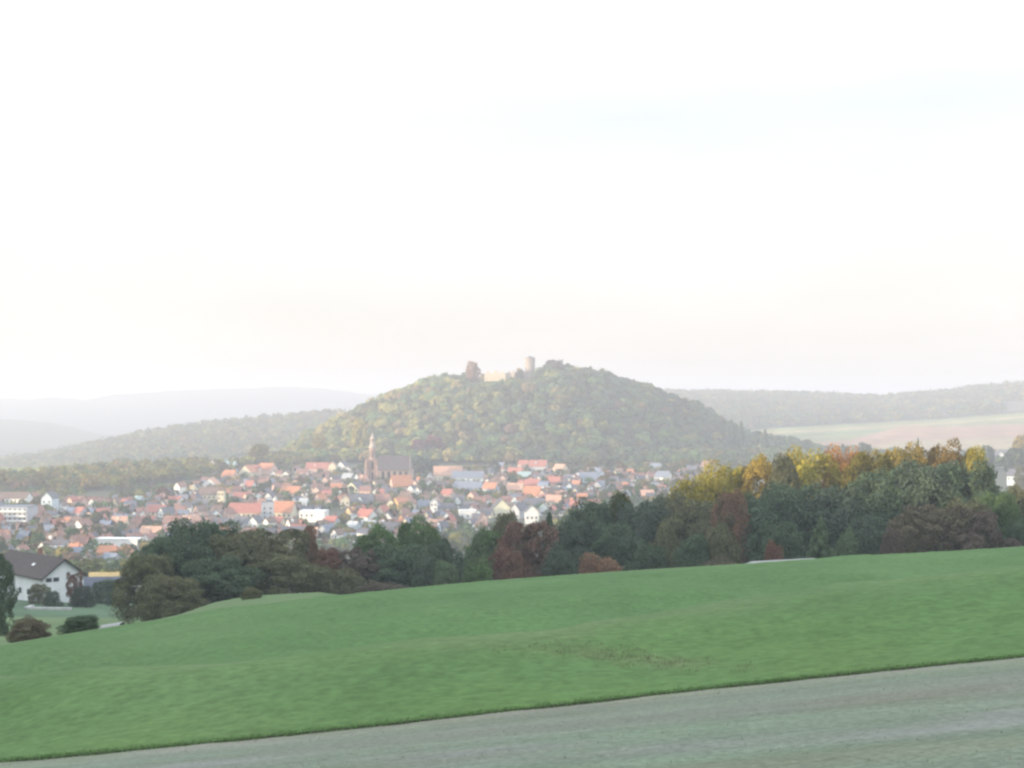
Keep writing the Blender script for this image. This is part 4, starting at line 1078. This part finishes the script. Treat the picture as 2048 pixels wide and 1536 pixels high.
# ------------------------------------------------------------------ white house and garage at the lower left
def big_house():
    Y = 300.0
    k = Y/FPX
    ang = R(-47)                 # the gable looks towards the viewer's right
    X = float(upx(129))*Y; z = float(zground(X, Y))
    zt = lambda py: -float(tdep(py))*Y - z
    t = empty("white_house", (X, Y, z), ang)
    tag(t, 'white gabled house with dark brown roof at the lower left', 'house')
    W = 9.0; L = 26.0; ze = zt(1149); zr = zt(1117)
    ze, zr = max(ze, 4.6), max(zr, 8.6)
    x1 = 0.0; x0 = x1 - L
    b = MB(); b.prism_x([(-W/2, -3), (W/2, -3), (W/2, ze - 0.33), (0, zr - 0.33), (-W/2, ze - 0.33)], x0, x1)
    b.build("wall", M_WALL, t, color=(0.74, 0.75, 0.76))
    o_ = 0.7; kx = (zr - ze)/(W/2); y = W/2 + o_; zo = ze - kx*o_
    b = MB(); b.prism_x([(-y, zo - 0.28), (0, zr - 0.28), (y, zo - 0.28), (y, zo), (0, zr), (-y, zo)], x0 - 0.6, x1 + 0.7)
    ro = b.build("roof", M_DARKROOF, t)
    b = MB(); b.prism_x([(-y - 0.03, zo - 0.34), (0, zr - 0.34), (y + 0.03, zo - 0.34), (y + 0.03, zo + 0.03), (0, zr + 0.03), (-y - 0.03, zo + 0.03)], x1 + 0.70, x1 + 0.78)
    b.build("bargeboard", mat_flat("dark_timber", (0.035, 0.03, 0.03), 0.7), ro)
    b = MB(); b.box(-0.5, 0.5, -0.35, 0.35, -0.06, 0.06)
    sk = b.build("skylight", M_FRAME, ro, (-9.0, -W*0.28, ze + (zr - ze)*0.44 + 0.12)); sk.rotation_euler = (math.atan(kx), 0, 0)
    b = MB(); b.box(-0.4, 0.4, -0.35, 0.35, -1.0, 1.0)
    b.build("chimney", M_BRICK, ro, (-13.0, 0.8, zr + 0.2))
    def window(x, yy, zz, wx, wz, side):
        f = MB(); f.box(-wx/2 - 0.1, wx/2 + 0.1, -0.04, 0.04, -wz/2 - 0.1, wz/2 + 0.1)
        g = MB(); g.box(-wx/2, wx/2, -0.03, 0.03, -wz/2, wz/2)
        w_ = empty("window", (x, yy, zz), math.pi/2 if side == 'x' else 0); w_.parent = t
        f.build("frame", M_FRAME, w_); g.build("pane", M_GLASS, w_, (0, -0.03, 0))
    for yy in (-3.3, -1.7):
        window(x1 + 0.03, yy, ze - 0.9, 1.25, 0.85, 'x')
    for xx in (-3, -7, -11):
        window(xx, -W/2 - 0.03, 2.0, 1.3, 1.2, 'y')
    # garage with dark roof and a low store behind it
    Yg_ = 318.0; Xg_ = float(upx(212))*Yg_; zg = float(zground(Xg_, Yg_))
    ztg = lambda py: -float(tdep(py))*Yg_ - zg
    g = building("garage", Xg_, Yg_, zg, R(3), 9.5, 7.0, max(ztg(1153), 3.6), WALLS['white'], (0.10, 0.11, 0.14), 'gable', 0.3, 2, False, 'e')
    tag(g, 'low white garage with dark blue-grey roof right of the white gabled house', 'garage')
    Yb_ = 352.0; Xb_ = float(upx(216))*Yb_; zb = float(zground(Xb_, Yb_))
    g2 = building("shed", Xb_, Yb_, zb, R(2), 8.0, 7.0, -float(tdep(1144))*Yb_ - zb, WALLS['ochre'], (0.36, 0.28, 0.14), 'gable', 0.3, 0, False, 'e')
    tag(g2, 'shed with sunlit ochre yellow roof behind the low garage', 'shed')
    # terrace wall in the garden
    Yt = 262.0; Xt = float(upx(100))*Yt; zt_ = float(zground(Xt, Yt))
    b = MB(); b.box(-4.6, 4.2, -0.3, 0.3, -1, 0.45); b.box(-4.6, -4.0, -0.3, 3.0, -1, 0.46)
    o = b.build("garden_wall", mat_flat("pale_stone", (0.42, 0.41, 0.40), 0.9, 1.5), None, (Xt, Yt, zt_)); o.rotation_euler = (0, 0, R(-4))
    tag(o, 'low pale stone garden wall before the white gabled house', 'garden wall')
big_house()

# short pieces of pale track seen over the meadow edge
def strip_path(pts, w, lift):
    P = []
    for px, Y in pts:
        X = float(upx(px))*Y
        P.append((X, Y))
    P = np.array(P); n = len(P)
    rows = []
    for off, dz in ((-w/2 - 0.8, -1.2), (-w/2, 0), (w/2, 0), (w/2 + 0.8, -1.2)):
        yy = P[:, 1] + off
        rows.append(np.stack([P[:, 0], yy, lift(P[:, 0], P[:, 1]) + dz], -1))
    tag(link("path", grid_mesh("path", np.array(rows), M_PATH, None, False)), kind='structure')
def lift_r(X, Y):
    u = X/Y; px = 1024 + u*FPX
    return -(crest_t(u) - np.interp(px, [1495, 1504, 1628, 1645], [-0.0006, 0.0007, 0.0005, -0.0006]))*Y
strip_path([(p, 142.0) for p in np.linspace(1490, 1660, 30)], 1.6, lift_r)
def lift_l(X, Y):
    return zground(X, Y) + 0.12
strip_path([(p, 178.0) for p in np.linspace(200, 246, 24)], 2.0, lambda X, Y: -(crest_t(X/Y) - 0.0016)*Y)

# ------------------------------------------------------------------ woods
# castle hill
x, y = scatter(-330, 430, 1430, 1800, 9.4, 81)
z = zhill(x, y); zb = zground(x, y); px = 1024 + x/y*FPX
z = np.maximum(z, zb)
ok = (y > np.interp(px, [500, 900, 1200, 1700], [1500, 1475, 1440, 1400])) & (px > 520) & ~((px > 925) & (px < 1078) & (y > HY - 55) & (y < HY + 45))
x, y, z, px = x[ok], y[ok], z[ok], px[ok]
left = np.clip((1150 - px)/500, 0, 1); nn = np.clip(0.5 + noise2(x/45, y/45, 82, 3), 0, 1)  # left flank: yellower, brighter leaf colour painted in for the evening sun
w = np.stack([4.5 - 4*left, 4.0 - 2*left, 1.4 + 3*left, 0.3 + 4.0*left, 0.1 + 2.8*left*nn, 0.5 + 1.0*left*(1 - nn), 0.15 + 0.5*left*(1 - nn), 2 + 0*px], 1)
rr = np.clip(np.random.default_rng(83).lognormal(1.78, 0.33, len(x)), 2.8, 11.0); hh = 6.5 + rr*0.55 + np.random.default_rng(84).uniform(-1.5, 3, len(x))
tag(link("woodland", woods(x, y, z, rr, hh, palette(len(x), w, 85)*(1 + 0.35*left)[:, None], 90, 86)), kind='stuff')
# wooded rise behind the left of the town
x, y = scatter(-560, -150, 1130, 1480, 9.0, 87)
px = 1024 + x/y*FPX
z = zland(x, y)
py = 768 + FPX*np.tan(np.arctan(-z/y) + PITCH)
ok = (px > -40) & (px < 600) & (y > np.interp(px, [0, 250, 420, 520, 600], [1140, 1150, 1330, 1430, 1450])) & (y < np.interp(px, [0, 140, 250, 600], [1240, 1320, 1420, 1480])) & (noise2(x/60, y/60, 88, 3) > -0.55)
x, y, z = x[ok], y[ok], z[ok]
tag(link("woodland", woods(x, y, z, np.random.default_rng(89).uniform(3.5, 6.5, len(x)), np.random.default_rng(90).uniform(7, 13, len(x)), palette(len(x), [1, 2, 3, 5, 5, 3, 0.6, 1.5], 91), 64, 92)), kind='stuff')
# dark wood right of the hill foot
x, y = scatter(120, 640, 1180, 1720, 9.5, 93)
px = 1024 + x/y*FPX; z = zland(x, y)
ok = (px > 1380) & (px < 2060) & (y > np.interp(px, [1380, 1500, 1750, 2060], [1450, 1350, 1250, 1250])) & (y < np.interp(px, [1380, 1650, 1750, 2060], [1700, 1690, 1480, 1420])) & (noise2(x/70, y/70, 94, 3) > -0.35)
x, y, z = x[ok], y[ok], z[ok]
tag(link("woodland", woods(x, y, z, np.random.default_rng(95).uniform(3.5, 6.0, len(x)), np.random.default_rng(96).uniform(8, 14, len(x)), palette(len(x), [4, 4, 2, 0.5, 0.3, 0.5, 0.2, 3], 97), 56, 98, np.random.default_rng(99).random(len(x)) < 0.3)), kind='stuff')
# woods on the two nearer ridges
def ridge_wood(prof, Y0, wf, zb, px0, px1, step, n, seed, pal, keep=None, yback=60):
    prof = np.array(prof, float)
    x, y = scatter(float(upx(px0))*Y0*1.02, float(upx(px1))*Y0*1.02, Y0 - wf*0.8, Y0 + yback, step, seed)
    z = ridge_z(prof, Y0, wf, 700, zb, x, y) 
    px = 1024 + x/y*FPX; py = 768 + FPX*np.tan(np.arctan(-z/y) + PITCH)
    ok = (px > px0) & (px < px1)
    if keep is not None: ok &= keep(px, py, x, y)
    x, y, z = x[ok], y[ok], z[ok]
    r_ = np.random.default_rng(seed + 1)
    return woods(x, y, z - 3, r_.uniform(6, 11, len(x)), r_.uniform(9, 15, len(x)), palette(len(x), pal, seed + 2), n, seed + 3)
tag(link("woodland", ridge_wood(P_LEFT, LY0, LWF, -118, -60, 900, 17.0, 16, 110, [2, 2, 2, 1.5, 1, 2, 1, 2], lambda px, py, x, y: noise2(x/200, y/120, 111, 3) > -0.5)), kind='stuff')
tag(link("woodland", ridge_wood(P_RIGHT, RY0, RWF, -96, 1180, 2120, 16.0, 16, 120, [2, 2, 2, 1, 1, 2, 1.3, 2],
    lambda px, py, x, y: (py < np.interp(px, FIELD_LINE[:,0], FIELD_LINE[:,1]) - 3) & ~((px > 1880) & (py > np.interp(px, FIELD_LINE[:,0], FIELD_LINE[:,1]) - 24) & (noise2(px/60, py/30, 75, 2) > -0.1)))), kind='stuff')

# single trees that stand out on and around the castle hill
HILLTREES = [
 (945, 723, 28, HY - 10, 'round', (0.34, 0.20, 0.12), 'rusty orange tree on the skyline left of the castle walls', zland),
 (1108, 720, 36, HY - 2, 'round', PUR, 'dark rounded tree on the skyline right of the castle keep', zland),
 (1040, 738, 14, HY - 20, 'round', OLV, 'small olive tree between the castle walls and keep', zland),
 (884, 754, 24, HY - 5, 'round', OLV, 'olive tree on the upper left skyline of the hill', zland),
 (912, 750, 22, HY - 8, 'round', GRN, 'green tree just left of the rusty orange skyline tree', zland),
 (1034, 744, 10, HY - 26, 'round', BRN, 'tiny brown tree in front of the dull grey castle wall', zland),
 (1108, 746, 26, HY - 30, 'round', YEL, 'yellow tree just below the dark rounded skyline tree', zland),
 (1090, 760, 24, HY - 45, 'round', LGR, 'light green tree below the castle keep', zland),
 (1142, 732, 22, HY, 'round', BRN, 'brown tree right of the dark rounded skyline tree', zland),
 (1172, 735, 20, HY, 'round', DKG, 'small dark skyline bump tree farther right of the keep', zland),
 (1290, 770, 22, HY, 'round', DKG, 'dark tree on the right skyline slope of the hill', zland),
 (960, 838, 36, 1600, 'round', YEL, 'yellow tree in the middle of the wooded hillside', zland),
 (986, 856, 34, 1580, 'round', YEL, 'yellow tree below its yellow neighbour on the hillside', zland),
 (1010, 880, 40, 1560, 'round', GOL, 'golden tree low on the hillside above the red roofs', zland),
 (1115, 872, 40, 1555, 'round', (0.17, 0.13, 0.045), 'straw yellow tree low on the hillside right of the golden one', zland),
 (868, 872, 40, 1550, 'round', (0.20, 0.075, 0.07), 'pinkish red tree above the church nave', zland),
 (836, 880, 34, 1540, 'round', (0.17, 0.075, 0.07), 'dull pink tree left of the pinkish red tree', zland),
 (902, 894, 30, 1520, 'round', GOL, 'golden tree right of the pinkish red tree', zland),
 (775, 880, 30, 1530, 'round', OLV, 'olive tree directly right of the church spire', zland),
 (720, 838, 34, 1600, 'round', YEL, 'yellow tree on the lower left shoulder of the hill', zland),
 (640, 872, 34, 1560, 'round', GOL, 'golden tree at the left foot of the hill', zland),
 (610, 888, 30, 1540, 'round', GRN, 'green tree at the far left foot of the hill', zland),
 (520, 888, 40, 1480, 'round', (0.16, 0.14, 0.04), 'yellow-green tree standing alone left of the hill foot', zland),
 (560, 905, 40, 1470, 'round', OLV, 'olive tree between the lone yellow-green tree and the hill', zland),
 (1463, 840, 22, 1640, 'cone', DKG, 'dark fir, left one of the pair beside the hill', zland),
 (1482, 844, 24, 1640, 'cone', DKG, 'dark fir, right one of the pair beside the hill', zland),
 (1530, 860, 22, 1620, 'cone', DKG, 'dark fir standing alone right of the fir pair', zland),
 (1580, 872, 20, 1600, 'cone', DKG, 'small dark fir on the falling treeline right of the hill', zland),
 (1610, 880, 26, 1580, 'round', BLG, 'blue-green tree at the end of the falling treeline', zland),
 (1836, 876, 12, 1250, 'cone', BLG, 'slender dark fir peeking over the golden orange treetop', zground),
 (1730, 886, 34, 1280, 'round', BLG, 'blue-green tree behind the golden orange treetop', zground),
 (1690, 890, 22, 1300, 'round', BLG, 'small blue-green tree behind the bright orange treetop', zground),
 (2040, 872, 34, 1250, 'round', GOL, 'golden tree behind the houses at the right edge', zground),
 (1972, 892, 34, 1150, 'round', BLG, 'blue-green tree left of the white house at the right edge', zground),
 (2030, 896, 40, 1150, 'round', BLG, 'blue-green tree right of the white house at the right edge', zground),
 (2044, 930, 30, 900, 'round', OLV, 'olive tree among the houses at the right edge', zground),
 (830, 912, 42, 1330, 'round', BLG, 'large dark blue-green tree directly behind the church choir', zground),
 (856, 918, 36, 1340, 'round', BLG, 'dark blue-green tree right of the one behind the church choir', zground),
]
for px, py, w, Y, st, colr, lab, land in HILLTREES:
    X = float(upx(px))*Y; zg = float(land(X, Y)); zt = -float(tdep(py))*Y
    h = max(zt - zg, 5.0)
    tree('tree', X, Y, zg, h, w*Y/FPX*1.1, st, colr, lab, 'tree', 'single trees around the castle hill', far=True)

# ------------------------------------------------------------------ garden trees in the town
LANDMARKS = [('church', 770, 940), ('slim cream tower', 444, 992), ('orange-roofed block', 569, 1018), ('white factory hall', 240, 1090), ('white apartment block', 32, 998),
             ('white crest house', 425, 934), ('big yellow house', 1001, 1012), ('tall white house', 868, 1014), ('salmon-roofed building', 896, 946), ('bright orange roof', 1065, 986),
             ('white edge house', 1995, 918), ('dark fir pair', 1472, 870), ('long cream building', 494, 1020), ('white flat building', 628, 1032), ('low bright hall', 935, 1028)]
TREES = []
tree_cols = [('dark green', DKG), ('green', GRN), ('olive', OLV), ('yellow', (0.18, 0.14, 0.035)), ('rusty', (0.15, 0.08, 0.04)), ('blue-green', BLG)]
tries = 0
while len(TREES) < 150 and tries < 5000:
    tries += 1
    px = random.uniform(-5, 1210) if random.random() < 0.72 else random.uniform(1130, 1440)
    lo = float(np.interp(px, [0, 240, 330, 400, 450, 600, 720, 900, 1000, 1150, 1240, 1440], [1000, 1000, 985, 965, 940, 935, 945, 950, 938, 935, 935, 925])) + 8
    hi = float(np.interp(px, [0, 250, 330, 620, 760, 950, 1190, 1440], [1120, 1135, 1095, 1080, 1090, 1065, 1015, 985]))
    yb = random.uniform(lo, hi)
    Y = ray_ground(px, yb); X = float(upx(px))*Y
    h = random.uniform(6, 11); w = h*random.uniform(0.7, 1.0); k = FPX/Y
    if any((X - t['X'])**2 + (Y - t['Y'])**2 < (0.5*max(t['L'], t['W']) + w*0.4)**2 for t in TOWN): continue
    if any((X - a)**2 + (Y - b)**2 < 36 for a, b, *_ in TREES): continue
    if any(t['Y'] > Y and t['label'] and abs(px - t['px']) < 0.4*w*k + t['hw'] and yb - h*k < t['yb'] - 3 and yb > t['yt'] for t in TOWN[:N_HAND]): continue
    if 725 < px < 835 and Y < 1250 and yb - h*k < 968: continue
    cover = sum(t['Y'] > Y and abs(px - t['px']) < 0.3*w*k + t['hw'] and yb - h*k < t['yt'] + 0.7*(t['yb'] - t['yt']) and yb > t['yt'] for t in TOWN[:N_HAND])
    if cover and random.random() < 0.85: continue
    cname, colr = tree_cols[random.choices(range(6), [4, 5, 4, 2, 2, 3] if px < 1130 else [4, 4, 3, 3, 1, 6])[0]]
    o = tree('tree', X, Y, float(zground(X, Y)), h, w, random.choice(['round', 'round', 'tall', 'loose']), colr, None, 'tree', 'garden trees among the town houses', far=True)
    TREES.append((X, Y, o, px, yb - 0.5*h*k, cname))

# low shrubs and hedges that fill the gardens
x, y = scatter(-430, 260, 420, 1480, 9.5, 140)
px = 1024 + x/y*FPX; z = zground(x, y)
_T = np.array([(t['X'], t['Y'], 0.5*max(t['L'], t['W'])) for t in TOWN])
_d = np.sqrt((x[:, None] - _T[None, :, 0])**2 + (y[:, None] - _T[None, :, 1])**2) - _T[None, :, 2]
py = 768 + FPX*np.tan(np.arctan(-z/y) + PITCH)
ok = (_d.min(1) > 1.5) & (px > -30) & (px < 1500) & (py > np.interp(px, [0, 240, 330, 400, 450, 600, 720, 900, 1000, 1150, 1240, 1440], [985, 985, 975, 955, 930, 925, 935, 940, 928, 925, 925, 915])) & (noise2(x/40, y/40, 141, 3) > -0.05)
x, y, z = x[ok], y[ok], z[ok]
_r = np.random.default_rng(142)
o = link("shrubbery", woods(x, y, z, _r.uniform(2.0, 4.4, len(x)), _r.uniform(2.5, 6.5, len(x)), palette(len(x), [3, 4, 3, 1.5, 1, 1.2, 0.6, 3], 143), 48, 144))
tag(o, kind='stuff')

# labels that point at one house or tree each: looks first, then the landmark it stands by
ORD = ['', 'second ', 'third ', 'fourth ', 'fifth ', 'sixth ', 'seventh ', 'eighth ', 'ninth ', 'tenth ', 'eleventh ', 'twelfth ', 'thirteenth ', 'fourteenth ']
def where(px, py):
    nm, lx, ly = min(LANDMARKS, key=lambda q: (q[1] - px)**2 + 2.2*(q[2] - py)**2)
    dx, dy = px - lx, py - ly
    if abs(dx) > 1.3*abs(dy): rel = 'left of' if dx < 0 else 'right of'
    else: rel = 'behind' if dy < 0 else 'before'
    return nm, rel, math.hypot(dx, dy)
def label_all(items, cat, group):
    buckets = {}
    for o, px, py, desc in items:
        nm, rel, d = where(px, py); buckets.setdefault((desc, nm, rel), []).append((d, o))
    for (desc, nm, rel), lst in buckets.items():
        lst.sort(key=lambda q: q[0])
        for i, (d, o) in enumerate(lst):
            extra = '' if len(lst) == 1 else (', nearest one' if i == 0 else ', %snearest' % ORD[min(i, 13)])
            tag(o, '%s %s the %s%s' % (desc, rel, nm, extra), cat, group)
items = []
for t in TOWN:
    cat = {'house': 'house', 'apartment_block': 'apartment block', 'factory_hall': 'factory hall', 'tower_house': 'tower', 'hall': 'hall', 'shed': 'shed'}[t['name']]
    if t['label']: tag(t['o'], t['label'], cat, 'houses of the town'); continue
    shape = 'flat-roofed' if t['kind'] == 'flat' else ('gable-fronted' if t['front'] == 'g' else 'broadside')
    items.append((t['o'], t['px'], 0.5*(t['yt'] + t['yb']), '%s %s house with %s roof' % (t['wall'], shape, t['roof'])))
label_all(items, 'house', 'houses of the town')
label_all([(o, px, py, '%s garden tree' % c) for X, Y, o, px, py, c in TREES], 'tree', 'garden trees among the town houses')

# ------------------------------------------------------------------ grass
def grass(name, X, Y, Z, h, colr, seed, blades=5):
    r_ = np.random.default_rng(seed); n = len(X)
    X = np.repeat(X, blades) + r_.normal(0, 0.06, n*blades); Y = np.repeat(Y, blades) + r_.normal(0, 0.06, n*blades)
    Z = np.repeat(Z, blades); H = np.repeat(h, blades)*r_.uniform(0.5, 1.2, n*blades)
    a = r_.uniform(0, 6.28, n*blades); wd = 0.012 + 0.02*H
    dx, dy = np.cos(a)*wd, np.sin(a)*wd; lx, ly = r_.normal(0, 0.35, n*blades)*H, r_.normal(0, 0.35, n*blades)*H
    B = np.stack([X, Y, Z - 0.03], -1)
    V = np.stack([B + np.stack([-dx, -dy, 0*dx], -1), B + np.stack([dx, dy, 0*dx], -1), B + np.stack([lx, ly, H], -1)], 1).reshape(-1, 3)
    C = np.repeat(np.repeat(colr, blades, 0)*r_.uniform(0.7, 1.3, (n*blades, 1)), 3, 0)
    return np_mesh(name, V, np.arange(len(V)).reshape(-1, 3), M_WOOD, C)
r_ = np.random.default_rng(130)
# sparse regrowth in the drill rows of the tilled field
nf = 16000
xf = r_.uniform(-13, 13, nf); row = np.round(r_.uniform(0, 18, nf)**1.0/0.22)*0.22; yf = 12.5 + row + r_.normal(0, 0.02, nf)
ok = yf < edge_Y(xf/yf) - 0.15
xf, yf = xf[ok], yf[ok]
gf = (xf, yf, -1.7 - FA*yf + FB*xf - 0.05, r_.uniform(0.010, 0.030, len(xf)), np.where((noise2(xf/4, yf/2, 45, 3) + r_.normal(0, .35, len(xf)) > 0)[:, None], [[0.17, 0.22, 0.13]], [[0.27, 0.255, 0.19]])*r_.uniform(0.8, 1.25, (len(xf), 1)))
u_ = r_.uniform(-0.42, 0.42, 9000); Y_ = edge_Y(u_) + r_.exponential(0.12, 9000); X_ = u_*Y_
ge = (X_, Y_, zground(X_, Y_), r_.uniform(0.02, 0.06, 9000), np.array([0.10, 0.17, 0.065])*r_.uniform(0.7, 1.4, (9000, 1)))
# tussocks in the fold of the meadow
pxs = np.clip(r_.normal(1255, 110, 420), 980, 1500); pys = 1303 + (pxs - 1150)*0.10 + r_.normal(0, 10, 420)
Ys_ = np.array([ray_ground(p, q, 30, 140) for p, q in zip(pxs, pys)]); Xs_ = upx(pxs)*Ys_
gt = (Xs_, Ys_, zground(Xs_, Ys_), r_.uniform(0.04, 0.12, 420), np.array([0.17, 0.19, 0.11])*r_.uniform(0.7, 1.3, (420, 1)))
X_, Y_, Z_, h_, c_ = [np.concatenate(q) for q in zip(ge, gt, gf)]
tag(link("grass", grass("grass", X_, Y_, Z_, h_, c_, 131)), kind='stuff')

# ------------------------------------------------------------------ air
make_haze(-125.0, 98.0)
print("houses", len(TOWN), "hand", N_HAND, "trees", len(TREES), "objects", len(bpy.data.objects))
